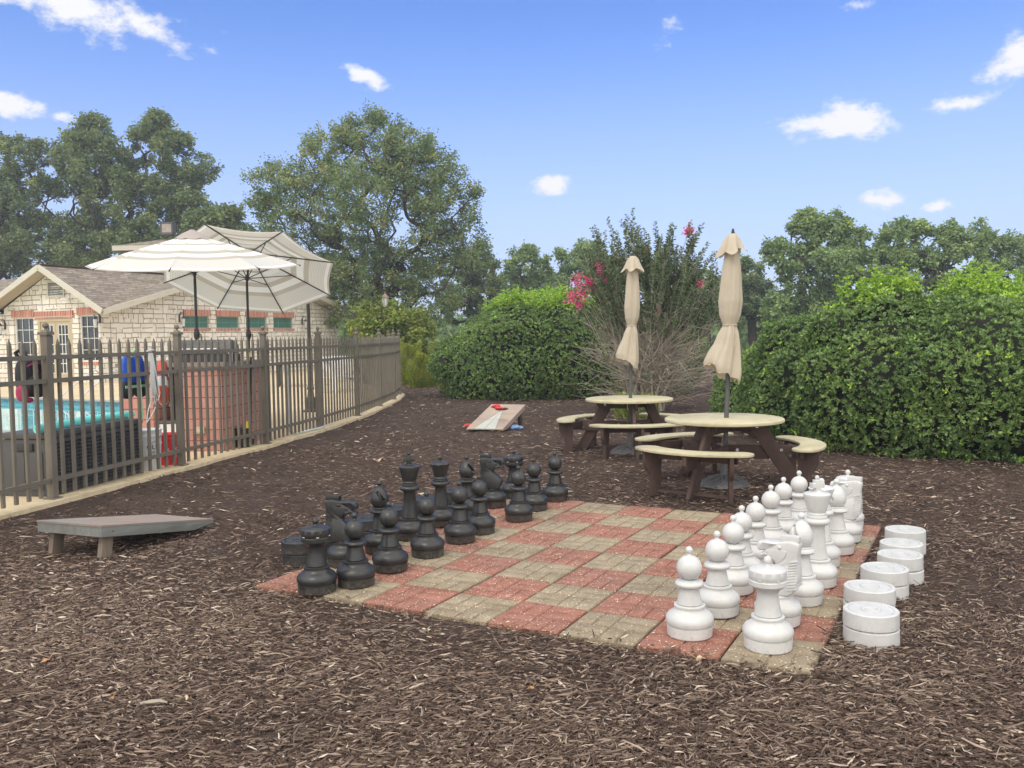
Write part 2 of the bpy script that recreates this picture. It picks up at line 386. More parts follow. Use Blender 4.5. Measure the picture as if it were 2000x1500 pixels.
M['noodle'] = simple('foam_noodle', (.20, .74, .70), .8, .05, 20, .1)
M['red'] = simple('red_plastic', (.70, .025, .04), .4, .05, 5, 0)
M['white_pl'] = simple('bucket_white', (.66, .69, .72), .4, .04, 5, 0)
M['bluecloth'] = simple('blue_nylon', (.02, .10, .55), .6, .15, 12, .1)
M['blackcloth'] = simple('black_nylon', (.016, .017, .024), .75, .3, 12, .2)
M['pink'] = simple('pink_cloth', (.36, .03, .10), .7, .2, 30, .1)
M['greenstrap'] = simple('green_strap', (.32, .62, .36), .7, .1, 30, .1)
M['rope'] = simple('white_rope', (.68, .68, .66), .8, .1, 50, .3)
M['orange_ring'] = simple('lifebuoy_red', (.55, .07, .03), .5, .1, 8, .05)
M['yellow'] = simple('yellow_plastic', (.75, .55, .03), .5, .05, 8, 0)
M['bag_red'] = simple('red_bean_bag', (.60, .05, .06), .85, .15, 15, .2)
M['bag_blue'] = simple('blue_bean_bag', (.17, .27, .48), .85, .15, 15, .2)
def wood(name, a, b, dirt, scale=(1, 14, 14), src='Object', rough=.8):
    m = Mat(name, rough, spec=.25); v = m.map(src, scale)
    c = m.ramp(m.noise(2.5, 7, .65, v), [(.3, a), (.7, b)])
    c = m.mix(m.mr(m.noise(2.3, 7, .75), .46, .66, 0, .75), c, dirt); c = m.mix(m.mr(m.noise(28, 4, .8), .58, .74, 0, .5), c, dirt); m.color(c); m.bump(m.noise(6, 5, .6, v), .3, .004); return m.m
M['table_top'] = wood('table_top_laminate', (.46, .41, .26), (.58, .53, .36), (.29, .265, .17), (2, 2, 2), rough=.65)
M['table_frame'] = wood('brown_lumber', (.078, .050, .042), (.110, .072, .060), (.070, .048, .042), (3, 3, 3))
M['grey_wood'] = wood('grey_painted_wood', (.19, .20, .185), (.27, .28, .26), (.17, .165, .15), (1, 12, 12))
M['ply_top'] = wood('weathered_red_board', (.25, .19, .155), (.34, .275, .235), (.24, .245, .24), (1.5, 5, 3))
M['leg_wood'] = wood('raw_leg_wood', (.20, .155, .12), (.29, .235, .185), (.16, .12, .10), (12, 12, 1.5))
M['tan_board'] = wood('tan_painted_board', (.36, .28, .225), (.45, .36, .295), (.31, .26, .22), (4, 1.5, 4))
M['pale_board'] = wood('pale_green_paint', (.44, .47, .42), (.54, .56, .51), (.33, .36, .33), (9, 2, 4))
m = Mat('beige_canvas', .9, spec=.15); c = m.ramp(m.noise(3, 5, .6), [(.3, (.57, .50, .39)), (.7, (.66, .585, .465))])
wv = m.noise(300, 2, .5); c = m.mix(m.mr(wv, .4, .7, 0, .2), c, (.48, .39, .29)); m.color(c); m.bump(wv, .15, .003); m.translucent(c, .22); M['canvas'] = m.m
m = Mat('striped_canvas', .9, spec=.15)
ux = m.n('ShaderNodeSeparateXYZ'); m.l(m.coords.outputs['UV'], ux.inputs[0]); u = ux.outputs[0]
A_, B_, D_ = (.90, .91, .92), (.56, .53, .48), (.80, .80, .79)
c = m.ramp(u, [(0, D_), (.16, A_), (.30, B_), (.335, A_), (.40, D_), (.50, B_), (.57, A_), (.66, B_), (.72, D_), (.93, A_), (.97, B_)], 'CONSTANT')
pin = m.math('GREATER_THAN', m.math('FRACT', m.math('MULTIPLY', u, 52)), .62)
zone = m.math('ADD', m.math('MULTIPLY', m.math('GREATER_THAN', u, .72), m.math('LESS_THAN', u, .93)), m.math('LESS_THAN', u, .30), clamp=True)
c = m.mix(m.math('MULTIPLY', pin, m.math('MULTIPLY', zone, .75)), c, B_)
m.color(c); m.translucent(m.mix(1., c, (1., .93, .80), 'MULTIPLY'), .33); M['stripe'] = m.m
m = Mat('vent_cloth', .9); m.color((.50, .44, .42)); m.translucent((.5, .44, .4), .3); M['ventcloth'] = m.m
# water
m = Mat('pool_water', .03, spec=.5); m.color((.16, .60, .68)); wp = m.world(); m.bump(m.noise(2.2, 3, .5, m.map(wp, (1, 1, 1))), .05, .03); M['water'] = m.m
m = Mat('pool_tile', .3); c = m.ramp(m.vor(9, m.world(), out='Distance'), [(.2, (.10, .25, .33)), (.6, (.22, .42, .48))]); m.color(c); M['tile'] = m.m
# bark and leaves
m = Mat('bark', .95, spec=.1); v = m.map('Object', (6, 6, 1)); c = m.ramp(m.noise(3, 6, .7, v), [(.3, (.035, .028, .022)), (.7, (.11, .092, .074))]); m.color(c); m.bump(m.noise(3, 6, .7, v), .8, .05); M['bark'] = m.m
m = Mat('twig', .9, spec=.1); c = m.ramp(m.noise(6, 4, .6), [(.3, (.28, .24, .19)), (.7, (.52, .46, .38))]); m.color(c); M['twig'] = m.m
def leafmat(name, stops, young=None, tr=.25, rough=.5, spec=.35):
    m = Mat(name, rough, spec=spec); c = m.ramp(m.attr('rnd'), stops)
    if young: c = m.mix(m.attr('young'), c, m.ramp(m.attr('rnd'), young))
    m.color(c); m.translucent(m.mix(1., c, (1.3, 1.35, .7), 'MULTIPLY'), tr); return m.m
M['oak_leaf'] = leafmat('oak_leaf', [(0, (.093, .137, .061)), (.45, (.155, .210, .093)), (.8, (.220, .276, .115)), (1, (.386, .432, .141))])
M['maple_leaf'] = leafmat('maple_leaf', [(0, (.097, .160, .073)), (.4, (.161, .238, .101)), (.75, (.255, .292, .130)), (1, (.461, .447, .170))])
M['far_leaf'] = leafmat('far_leaf', [(0, (.139, .208, .100)), (.5, (.232, .330, .137)), (.85, (.325, .423, .163)), (1, (.494, .598, .209))])
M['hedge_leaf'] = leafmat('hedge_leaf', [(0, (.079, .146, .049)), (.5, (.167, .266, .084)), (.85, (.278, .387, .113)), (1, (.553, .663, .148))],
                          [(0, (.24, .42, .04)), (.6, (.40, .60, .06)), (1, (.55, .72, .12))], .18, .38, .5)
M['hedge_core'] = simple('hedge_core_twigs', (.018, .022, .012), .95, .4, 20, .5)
M['yellow_leaf'] = leafmat('yellow_green_leaf', [(0, (.12, .17, .03)), (.5, (.23, .29, .06)), (1, (.42, .44, .12))])
M['lime_leaf'] = leafmat('lime_leaf', [(0, (.125, .179, .020)), (.5, (.237, .294, .040)), (1, (.400, .399, .070))])
M['orange_leaf'] = leafmat('orange_leaf', [(0, (.42, .20, .05)), (1, (.65, .40, .14))])
M['myrtle_leaf'] = leafmat('myrtle_leaf', [(0, (.075, .115, .06)), (.6, (.15, .205, .105)), (.92, (.22, .27, .14)), (1, (.38, .20, .15))])
M['flower'] = leafmat('flower', [(0, (.540, .064, .210)), (.5, (.792, .096, .360)), (1, (.744, .256, .330))])
M['dry_leaf'] = simple('dry_leaf', (.50, .27, .12), .8, .3, 30, .2)
M['pale_leaf'] = simple('pale_dry_leaf', (.52, .38, .24), .8, .3, 30, .2)
m = Mat('ink', .7); m.color((.02, .02, .02)); M['ink'] = m.m
m = Mat('white_ink', .7); m.color((.8, .78, .78)); M['whiteink'] = m.m
M['ridge'] = simple('far_woods', (.07, .10, .07), .95, .3, .2, 0)

# ---------------------------------------------------------------- chess board frame
S = .406; TH = -.484776; OB = Vector((-1.5866137, 5.2659089, 0))
E1 = Vector((math.cos(TH), math.sin(TH), 0)); E2 = Vector((-math.sin(TH), math.cos(TH), 0))
def bp(i, j, z=0.): return OB + E1*(i*S) + E2*(j*S) + Vector((0, 0, z))
MZ = -.028
POSTS = [(-5.02, 3.9), (-4.66, 5.97), (-4.246, 8.03), (-3.82, 10.055), (-3.392, 12.02), (-3.089, 14.05), (-2.858, 16.182), (-2.77, 18.40), (-2.735, 20.35), (-2.83, 22.1), (-3.35, 24.0)]
def fence_x(y):
    for a, b in zip(POSTS[:-1], POSTS[1:]):
        if a[1] <= y <= b[1]:
            t = (y-a[1])/(b[1]-a[1]); return a[0]+(b[0]-a[0])*t
    return POSTS[0][0]-.2*(POSTS[0][1]-y) if y < POSTS[0][1] else POSTS[-1][0]-.35*(y-POSTS[-1][1])
def ground_z(x, y):
    b = .07*math.exp(-(((x-2.1)/1.9)**2 + ((y-8.3)/1.7)**2)) + .03*math.exp(-(((x-1.4)/1.8)**2 + ((y-11)/1.6)**2))
    q = Vector((x, y, 0)) - OB; i = q.dot(E1)/S; j = q.dot(E2)/S
    d = max(max(-i, i-8, -j, j-8), 0)*S
    f = min(1., d/.9); f = f*f*(3-2*f)
    n = .018*mnoise.noise(Vector((x*.9, y*.9, 3))) + .010*mnoise.noise(Vector((x*3.1, y*3.1, 1)))
    return MZ + (b + max(-.012, n))*f + .052*math.exp(-max(0, x-fence_x(y)-.12)/.22)
def fence_x(y):
    for a, b in zip(POSTS[:-1], POSTS[1:]):
        if a[1] <= y <= b[1]:
            t = (y-a[1])/(b[1]-a[1]); return a[0]+(b[0]-a[0])*t
    return POSTS[0][0]-.2*(POSTS[0][1]-y) if y < POSTS[0][1] else POSTS[-1][0]-.35*(y-POSTS[-1][1])

# ---------------------------------------------------------------- the ground sheets
g = MB(); g.add([(-900, -40, -.10), (900, -40, -.10), (900, 1500, -.10), (-900, 1500, -.10)], [(0, 1, 2, 3)]); tag(g.build('lawn', M['grass'], fix=False), kind='structure')
def mulch_sheet():
    ys = list(np.arange(-1, 3, .5)) + list(np.arange(3, 16, .09)) + list(np.arange(16, 40, .4))
    nx = 190; V = []; F = []
    for y in ys:
        x0 = fence_x(y)+.06 if y < 24 else fence_x(y)+.06
        x1 = 9.5+max(0, (y-8)*.8)
        for k in range(nx+1):
            x = x0+(x1-x0)*k/nx; V.append((x, y, ground_z(x, y)))
    for j in range(len(ys)-1):
        for k in range(nx):
            a = j*(nx+1)+k; F.append((a, a+1, a+nx+2, a+nx+1))
    return np.array(V), np.array(F)
V, F = mulch_sheet(); tag(np_mesh('mulch_bed', V, F, M['mulch'], smooth=True), kind='structure')
# pool deck with the pool cut out of it
POOL = [(-30., 32.0), (-5.6, 19.0), (-6.4, 13.15), (-8.2, 14.1), (-30., 25.9)]
def poly_sheet(name, outer, holes, z, mat):
    bm = bmesh.new(); es = []
    for lp in [outer]+holes:
        vs = [bm.verts.new((x, y, z)) for x, y in lp]
        es += [bm.edges.new((vs[i], vs[(i+1) % len(vs)])) for i in range(len(vs))]
    bmesh.ops.triangle_fill(bm, edges=es, use_beauty=True)
    for f in bm.faces:
        if f.normal.z < 0: f.normal_flip()
    me = bpy.data.meshes.new(name); bm.to_mesh(me); bm.free(); me.materials.append(mat)
    o = bpy.data.objects.new(name, me); COL.objects.link(o); return o
DZ = .05
outer = [(-5.6, -1)] + [(x-.02, y) for x, y in POSTS] + [(-6.5, 33), (-9, 60), (-60, 60), (-60, -1)]
tag(poly_sheet('pool_deck', outer, [POOL], DZ, M['deck']), kind='structure')
tag(poly_sheet('pool_water', POOL, [], -.07, M['water']), kind='structure')
b = MB()
for i in range(5):
    p, q = POOL[i], POOL[(i+1) % 5]
    b.add([(p[0], p[1], DZ-.002), (q[0], q[1], DZ-.002), (q[0], q[1], -.2), (p[0], p[1], -.2)], [(0, 1, 2, 3)])
tag(b.build('pool_wall', M['tile'], fix=False), kind='structure')
b = MB()
for i in (0, 1, 2, 3):
    p, q = Vector((*POOL[i], DZ+.012)), Vector((*POOL[(i+1) % 5], DZ+.012))
    b.beam(p, q, .22, .03)
tag(b.build('pool_coping', simple('coping_stone', (.34, .33, .28), .8, .15, 6, .2)), kind='structure')
# curb under the fence
b = MB()
for i in range(len(POSTS)-1):
    p, q = Vector((*POSTS[i], 0)), Vector((*POSTS[i+1], 0)); d = (q-p).normalized(); nrm = Vector((d.y, -d.x, 0)); L_ = (q-p).length
    n = 6; prev = 0
    for k in range(n):
        a = p+d*(L_*k/n); c = p+d*(L_*(k+1)/n - .002)
        e0 = .13+.018*mnoise.noise(a*2.2); e1 = .13+.018*mnoise.noise(c*2.2)
        tp = DZ+.006
        vs = [a-nrm*.05, a+nrm*e0, c+nrm*e1, c-nrm*.05]
        vt = [Vector((v.x, v.y, tp)) for v in vs]; vb = [Vector((v.x, v.y, -.1)) for v in vs]
        vb[1] += nrm*.015; vb[2] += nrm*.015
        b.add(vt+vb, [(0, 1, 2, 3), (1, 5, 6, 2), (0, 4, 5, 1), (3, 2, 6, 7)])
tag(b.build('deck_curb', M['curb'], fix=False), kind='structure')

# ---------------------------------------------------------------- loose wood chips on the mulch
def chips(ntot):
    # even in the picture: density falls with the square of the distance
    n = int(ntot*1.5); d0, d1 = 2.3, 32.
    u = rng.random(n); y = 1/(1/d0-u*(1/d0-1/d1)); y = y*1.
    xr = .60*y+1.0; x = (rng.random(n)*2-1)*xr
    P = np.stack([x, y], 1); LEN = np.clip(.95+(y-4)*.075, .95, 2.4)
    keep = np.ones(len(P), bool)
    q = P-np.array(OB)[:2]; i = q@np.array(E1)[:2]/S; j = q@np.array(E2)[:2]/S
    mg = .10*rng.random(len(P))**3-.01; ins = (i > mg) & (i < 8-mg) & (j > mg) & (j < 8-mg)
    keep &= ~ins
    fx = np.array([fence_x(v) for v in P[:, 1]]); keep &= P[:, 0] > fx+.16
    keep &= P[:, 0] < 9.3+np.maximum(0, (P[:, 1]-8)*.8)
    # fine dark patches hold fewer chips
    pn = np.array([mnoise.noise(Vector((x*.55, y*.55, 9)))+.5*mnoise.noise(Vector((x*1.7, y*1.7, 4))) for x, y in P])
    keep &= rng.random(len(P)) < np.clip(.64+pn*.62, .26, 1.)
    P = P[keep]; LEN = LEN[keep]; pn = pn[keep]; n = len(P)
    z = np.array([ground_z(x, y) for x, y in P]); q = P-np.array(OB)[:2]; i = q@np.array(E1)[:2]/S; j = q@np.array(E2)[:2]/S; z = np.where((i > 0) & (i < 8) & (j > 0) & (j < 8), .001, z)
    ln = LEN*(.015+.027*rng.gamma(1.4, .62, n)); ln = np.minimum(ln, .14); wd = LEN*(.0030+.0070*rng.random(n)**1.7); th = wd*(.35+.4*rng.random(n))
    ang = .25*rng.normal(size=n)*2.6+.2 + 1.6*np.array([mnoise.noise(Vector((x*.8, y*.8, 20))) for x, y in P]); ang = np.where(rng.random(n) < .35, rng.random(n)*PI, ang)
    tilt = rng.normal(0, .17, n)
    u = np.stack([np.cos(ang)*np.cos(tilt), np.sin(ang)*np.cos(tilt), np.sin(tilt)], 1)
    v = np.stack([-np.sin(ang), np.cos(ang), rng.normal(0, .15, n)], 1)
    up = np.cross(u, v); C = np.stack([P[:, 0], P[:, 1], z+.002+np.abs(tilt)*ln*.45+rng.random(n)**2*.020], 1)
    a = u*(ln/2)[:, None]; bb = v*(wd/2)[:, None]; t = up*th[:, None]
    bend = v*(rng.normal(0, .08, n)*ln)[:, None]
    V = np.stack([C-a-bb*.5, C-a+bb*.5, C+bb+bend, C-bb+bend, C+a+bb*.35, C+a-bb*.35, C-a*.9+t*.6, C+t*1.2+bend, C+a*.9+t*.5], 1)
    f4 = np.array([(0, 3, 7, 6), (3, 5, 8, 7), (1, 6, 7, 2), (2, 7, 8, 4)])
    F = (np.arange(n)[:, None, None]*9+f4[None]).reshape(-1, 4)
    r = np.clip(.46+.24*rng.normal(size=n)+.10*pn-.15*np.clip((P[:, 1]-4.5)/3, 0, 1), 0, .93); r = np.where(rng.random(n) < .018, .97+.03*rng.random(n), r)
    print('chips', n)
    return V.reshape(-1, 3), F, np.repeat(r, 4)
V, F, r = chips(260000)
tag(np_mesh('wood_chips', V, F, M['chip'], attrs={'rnd': r}), 'loose shredded wood chips scattered over the brown mulch bed', 'wood chips', kind='stuff')

# ---------------------------------------------------------------- chess board of pavers
def paver_mesh(name, mat):
    b = MB(); g = .0034
    b.box((S/2, S/2, -.045), (S-.011, S-.011, .076))
    q = S/2
    for a in (0, 1):
        for c in (0, 1):
            hor = (a+c) % 2 == 0
            for k in (0, 1):
                if hor: x0, x1, y0, y1 = a*q, a*q+q, c*q+k*q/2, c*q+(k+1)*q/2
                else: x0, x1, y0, y1 = a*q+k*q/2, a*q+(k+1)*q/2, c*q, c*q+q
                x0 += g; x1 -= g; y0 += g; y1 -= g; x0 = max(x0, .007); x1 = min(x1, S-.007); y0 = max(y0, .007); y1 = min(y1, S-.007)
                e = .005
                vs = [(x0, y0, -.0075), (x1, y0, -.0075), (x1, y1, -.0075), (x0, y1, -.0075),
                      (x0+e*.3, y0+e*.3, -.003), (x1-e*.3, y0+e*.3, -.003), (x1-e*.3, y1-e*.3, -.003), (x0+e*.3, y1-e*.3, -.003),
                      (x0+e, y0+e, 0), (x1-e, y0+e, 0), (x1-e, y1-e, 0), (x0+e, y1-e, 0)]
                b.add(vs, [(8, 9, 10, 11)]+[(i+o, (i+1) % 4+o, (i+1) % 4+4+o, i+4+o) for o in (0, 4) for i in range(4)])
    return b.build(name, mat)
board = empty('chess_board', OB, TH, 'large outdoor chess board of checkered red and tan brick-patterned pavers', 'chess board')
pv = {0: paver_mesh('paver', M['red_paver']), 1: paver_mesh('paver', M['tan_paver'])}
for i in range(8):
    for j in range(8):
        k = (i+j) % 2; used = pv[k].parent is not None
        o = pv[k].copy() if used else pv[k]
        if used: COL.objects.link(o)
        o.parent = board
        o.location = (i*S+random.uniform(-.002, .002), j*S+random.uniform(-.002, .002), random.uniform(-.004, .001))
        o.rotation_euler = (random.uniform(-.004, .004), random.uniform(-.004, .004), random.uniform(-.004, .004))

# ---------------------------------------------------------------- chess pieces
def sm(prof, closed=False):
    """round off the given lathe profile a little (Chaikin) while keeping its ends"""
    p = [prof[0]]
    for a, c in zip(prof[:-1], prof[1:]):
        p.append((a[0]*.8+c[0]*.2, a[1]*.8+c[1]*.2)); p.append((a[0]*.2+c[0]*.8, a[1]*.2+c[1]*.8))
    p.append(prof[-1]); return p
BASE = [(.104, 0), (.110, .006), (.112, .054), (.1045, .0555), (.1045, .0600), (.1135, .0630), (.1175, .075), (.1165, .092), (.106, .108), (.090, .119), (.080, .126), (.074, .136), (.0735, .142), (.0765, .144), (.0765, .152), (.070, .155), (.056, .156)]
def base_part(mat, t): return MB().lathe(BASE, 56).build('base', mat, t)
def ball(r, zc, n=12, a0=-80, a1=80): return [(r*math.cos(R(a0+(a1-a0)*i/n)), zc+r*math.sin(R(a0+(a1-a0)*i/n))) for i in range(n+1)]
def knob(z0, r=.019, neck=.011): return [(neck+.006, z0-.004), (neck, z0+.004), (neck, z0+.010)] + ball(r, z0+.010+r*.8, 8, -50, 88)
STEM_P = [(.056, .155), (.057, .1575), (.0625, .160), (.058, .180), (.052, .205), (.048, .228), (.047, .236), (.056, .241), (.066, .246), (.071, .254), (.070, .262), (.062, .270), (.050, .273), (.050, .278)]
def finial(name, z0, mat, par, r=.019): return MB().lathe(knob(z0, r), 24).build(name, mat, par)
def pawn(mat):
    t = empty('pawn'); base_part(mat, t); MB().lathe(STEM_P, 48).build('stem', mat, t)
    h = MB().lathe(ball(.062, .336, 18, -68, 84), 48).build('head', mat, t); finial('finial', .397, mat, h, .0185); return t
def rook(mat):
    t = empty('rook'); base_part(mat, t)
    MB().lathe([(.057, .155), (.058, .1575), (.064, .160), (.058, .19), (.052, .225), (.049, .262), (.052, .272), (.062, .284), (.074, .292), (.083, .300)], 48).build('stem', mat, t)
    def fn(th, r, z):
        if .332 < z < .376 and r > .07:
            k = abs(math.sin(th*6)); r = r-.0009*(1-min(1, k*3))
        return r, z
    h = MB().lathe([(.083, .300), (.087, .304), (.087, .324), (.083, .328), (.0835, .333), (.086, .338), (.087, .350), (.086, .372), (.080, .378), (.055, .386), (.02, .391), (.01, .392)], 96, fn=fn).build('crown', mat, t)
    finial('finial', .392, mat, h, .019)
    for k in range(6):
        a = k*PI/3+.3; MB().box((.0855*math.cos(a), .0855*math.sin(a), .335), (.004, .016, .005), rotz(a)).build('slot', M['white'], h)
    return t
def bishop(mat):
    t = empty('bishop'); base_part(mat, t)
    MB().lathe([(.056, .155), (.057, .1575), (.062, .160), (.055, .19), (.048, .23), (.044, .262), (.048, .268), (.066, .274), (.0735, .284), (.070, .294), (.058, .300), (.053, .303), (.055, .307), (.053, .312)], 48).build('stem', mat, t)
    prof = [(.040, .312), (.052, .325), (.061, .343), (.0645, .362), (.063, .380), (.056, .402), (.045, .422), (.032, .438), (.018, .450), (.006, .456)]
    P = []
    for (a, c) in zip(prof[:-1], prof[1:]):
        for k in range(8): P.append((a[0]+(c[0]-a[0])*k/8, a[1]+(c[1]-a[1])*k/8))
    P.append(prof[-1])
    def fn(th, r, z):
        x = r*math.cos(th); y = r*math.sin(th)
        # slanted mitre cut seen from the front quarter
        for ang in (-.85, .9):
            s = y*math.cos(ang)-x*math.sin(ang); f = x*math.cos(ang)+y*math.sin(ang)
            if f > .012 and .345 < z < .435:
                d = abs(s*.82 + (z-.392)*.57)
                e = -s*.57+(z-.392)*.82
                if d < .0135 and abs(e) < .040: return r*(.60 if d < .009 else .88), z
        return r, z
    h = MB().lathe(P, 160, fn=fn).build('head', mat, t); finial('finial', .452, mat, h, .019); return t
def royal_stem(mat, t, z1, rc):
    MB().lathe([(.056, .155), (.057, .1575), (.062, .160), (.055, .20), (.048, .25), (.044, z1-.03), (.048, z1-.02), (.066, z1-.014), (.0745, z1-.002), (.0735, z1+.008), (.064, z1+.018), (.058, z1+.020),
                (.060, z1+.026), (.058, z1+.034), (.052, z1+.037), (.054, z1+.043), (.052, z1+.050), (rc, z1+.054)], 48).build('stem', mat, t)
def king(mat):
    t = empty('king'); base_part(mat, t); royal_stem(mat, t, .375, .049)
    h = MB().lathe([(.049, .429), (.052, .434), (.060, .465), (.0725, .510), (.078, .530), (.0775, .536), (.068, .542), (.03, .549), (.024, .551), (.022, .556), (.010, .557)], 56).build('crown', mat, t)
    b = MB(); b.prism([(-.020, .553), (.020, .553), (.017, .574), (.038, .570), (.040, .603), (.018, .599), (.021, .618), (-.021, .618), (-.018, .599), (-.040, .603), (-.038, .570), (-.017, .574)], -.019, .019)
    b.build('cross', mat, h, bevel=.003); finial('finial', .611, mat, h, .013); return t
def queen(mat):
    t = empty('queen'); base_part(mat, t); royal_stem(mat, t, .335, .047)
    def fn(th, r, z):
        if z > .44 and r > .05:
            k = math.cos(8*th)*min(1, (z-.44)/.04); return r+.0035*k, z-.006*(1-abs(math.cos(4*th)))*min(1, (z-.44)/.04)
        return r, z
    h = MB().lathe([(.047, .389), (.049, .394), (.055, .420), (.064, .452), (.074, .482), (.0765, .492), (.070, .497), (.05, .506), (.025, .511), (.01, .512)], 96, fn=fn).build('crown', mat, t)
    finial('finial', .511, mat, h, .019); return t
def knight(mat):
    t = empty('knight'); base_part(mat, t)
    MB().lathe([(.060, .155), (.060, .162), (.056, .168)], 40).build('collar', mat, t)
    k = .000673; o = lambda x, y: ((x-968)*k, (740-y)*k)
    outl = [o(*p) for p in [(880, 508), (835, 480), (812, 440), (806, 380), (803, 330), (810, 260), (806, 200), (795, 135), (800, 108), (860, 98), (960, 112), (1010, 118), (1060, 116), (1112, 126), (1122, 165), (1112, 198), (1062, 192), (1070, 205), (1112, 226), (1106, 243), (1062, 238), (1016, 240), (985, 262), (968, 288), (1000, 312), (1050, 362), (1086, 396), (1082, 440), (1058, 478), (1042, 508)]]
    bm = bmesh.new()
    def ht(x, z): return .060 if z < .20 else (.060-(z-.20)/.12*.022 if z < .32 else .036) - (.012 if x > .06 and z > .3 else 0)
    fr = [bm.verts.new((x, -ht(x, z), z)) for x, z in outl]; bk = [bm.verts.new((x, ht(x, z), z)) for x, z in outl]
    n = len(outl)
    bm.faces.new(fr); bm.faces.new(list(reversed(bk)))
    for i in range(n): bm.faces.new((fr[i], bk[i], bk[(i+1) % n], fr[(i+1) % n]))
    bmesh.ops.recalc_face_normals(bm, faces=bm.faces)
    ed = [e for e in bm.edges if e.calc_face_angle(0) > R(50)]
    bmesh.ops.bevel(bm, geom=ed, offset=.011, segments=3, affect='EDGES', profile=.5)
    bmesh.ops.triangulate(bm, faces=[f for f in bm.faces if len(f.verts) > 4])
    me = bpy.data.meshes.new('head'); bm.to_mesh(me); bm.free(); me.materials.append(mat)
    for p in me.polygons: p.use_smooth = True
    me.set_sharp_from_angle(angle=R(28))
    h = bpy.data.objects.new('head', me); COL.objects.link(h); h.parent = t
    b = MB()
    for i in range(4): b.box(((870-968)*k, -.017+.0113*i, (84-740)*-k), (.094, .008, .030))
    b.build('ears', mat, h, bevel=.003)
    b = MB()
    for s in (-1, 1):
        b.sphere(((940-968)*k, s*.034, (740-150)*k), .011, 12, 8); b.sphere(((1085-968)*k, s*.024, (740-146)*k), .007, 10, 6)
        # cheek plate and jaw
        b.prism([o(*p) for p in [(885, 175), (960, 165), (1040, 185), (1000, 235), (955, 278), (905, 230)]], s*.030, s*.040)
    b.build('face_relief', mat, h, bevel=.003)
    b = MB()
    for i in range(11):
        z = .195+i*.0135; b.box((-.086+.0012*i*(i < 6), 0, z), (.046, 2*ht(-.1, z)+.007, .0062), Matrix.Rotation(.25, 3, 'Y'))
    b.build('mane', mat, h, bevel=.0015); return t
def stack_disc(mat, rad=.128, h=.082):
    prof = [(rad-.010, 0), (rad-.009, .003), (rad+.001, .008), (rad+.001, .03), (rad, h-.004), (rad-.004, h), (rad-.020, h), (rad-.022, h-.006), (rad-.026, h-.006), (rad-.028, h-.001), (.052, h-.001), (.050, h-.006), (.046, h-.006), (.044, h), (.030, h), (.028, h-.005), (.024, h-.005), (.022, h-.001), (.004, h-.001)]
    t = empty('draughts_disc'); MB().lathe(prof, 56).build('disc', mat, t)
    MB().lathe([(rad-.020, -.001), (rad-.012, -.001), (rad-.012, .002), (rad-.020, .002)], 56).build('rim', mat, t); return t
FACE_B = math.atan2(E1.y, E1.x)
ORD = ['nearest', 'second', 'third', 'fourth', 'fifth', 'sixth', 'seventh', 'farthest']
def piece(proto, i, j, rz, label, cat, group, cache={}):
    o = proto if not proto.get('placed') else copy_tree(proto)
    proto['placed'] = 1
    for k in ('label', 'category', 'group'):
        if k in o.keys(): del o[k]
    o.location = bp(i, j, .0005); o.rotation_euler = (random.uniform(-.006, .006), random.uniform(-.006, .006), rz); tag(o, label, cat, group)
    return o
for colr, mat in (('black', M['black']), ('white', M['white'])):
    P = {'pawn': pawn(mat), 'rook': rook(mat), 'knight': knight(mat), 'bishop': bishop(mat), 'king': king(mat), 'queen': queen(mat)}
    if colr == 'black':
        pw = [(1.40, .65), (1.37, 1.56), (1.41, 2.57), (1.39, 3.66), (1.37, 4.42), (1.51, 5.72), (1.34, 6.77), (1.32, 7.85)]
        bk = [('rook', 1.09, .14, 0, 'large black rook with round crown at the near left corner of the board'),
              ('knight', .48, 1.53, .28, 'black knight beside the near black rook, horse head facing the white pieces'),
              ('bishop', .51, 2.48, 0, 'black bishop between the near black knight and the black king'),
              ('king', .43, 3.49, .75, 'tall black king topped with a cross, tallest of the black pieces'),
              ('queen', .36, 4.66, 0, 'tall black queen with a scalloped crown next to the black king'),
              ('bishop', .30, 5.75, .6, 'black bishop behind the black queen, beside the far black knight'),
              ('knight', .38, 6.73, .3, 'far black knight with open mouth beside the far black rook'),
              ('rook', .29, 7.86, 0, 'far black rook partly hidden behind the black pawns')]
        f0 = FACE_B
    else:
        pw = [(6.48, .62), (6.57, 1.58), (6.52, 2.64), (6.46, 3.4), (6.48, 4.25), (6.49, 5.36), (6.53, 6.25), (6.66, 7.1)]
        bk = [('rook', 7.42, .58, 0, 'large white rook at the near right corner of the board, nearest white piece'),
              ('knight', 7.35, 1.52, -.1, 'white knight directly behind the near white rook, snout pointing left'),
              ('bishop', 7.47, 2.52, .15, 'white bishop between the near white knight and the white king'),
              ('king', 7.52, 3.48, .75, 'tall white king topped with a cross, tallest of the white pieces'),
              ('queen', 7.42, 4.62, 0, 'white queen with a scalloped crown half hidden behind the white king'),
              ('bishop', 7.52, 5.54, .0, 'white bishop standing beyond the white queen'),
              ('knight', 7.54, 6.49, -.05, 'far white knight with ribbed mane turned away at the back row'),
              ('rook', 7.45, 7.6, 0, 'far white rook at the back corner behind the far white knight')]
        f0 = FACE_B+PI
    for n, (i, j) in enumerate(pw):
        piece(P['pawn'], i, j, random.uniform(-2, 2), f'{colr} plastic pawn with round head, {ORD[n]} of the eight in the {colr} pawn row', 'chess pawn', f'{colr} giant chess pawns')
    for nm, i, j, dr, lab in bk:
        piece(P[nm], i, j, f0+dr, lab, 'chess '+nm, f'{colr} back row chess pieces')
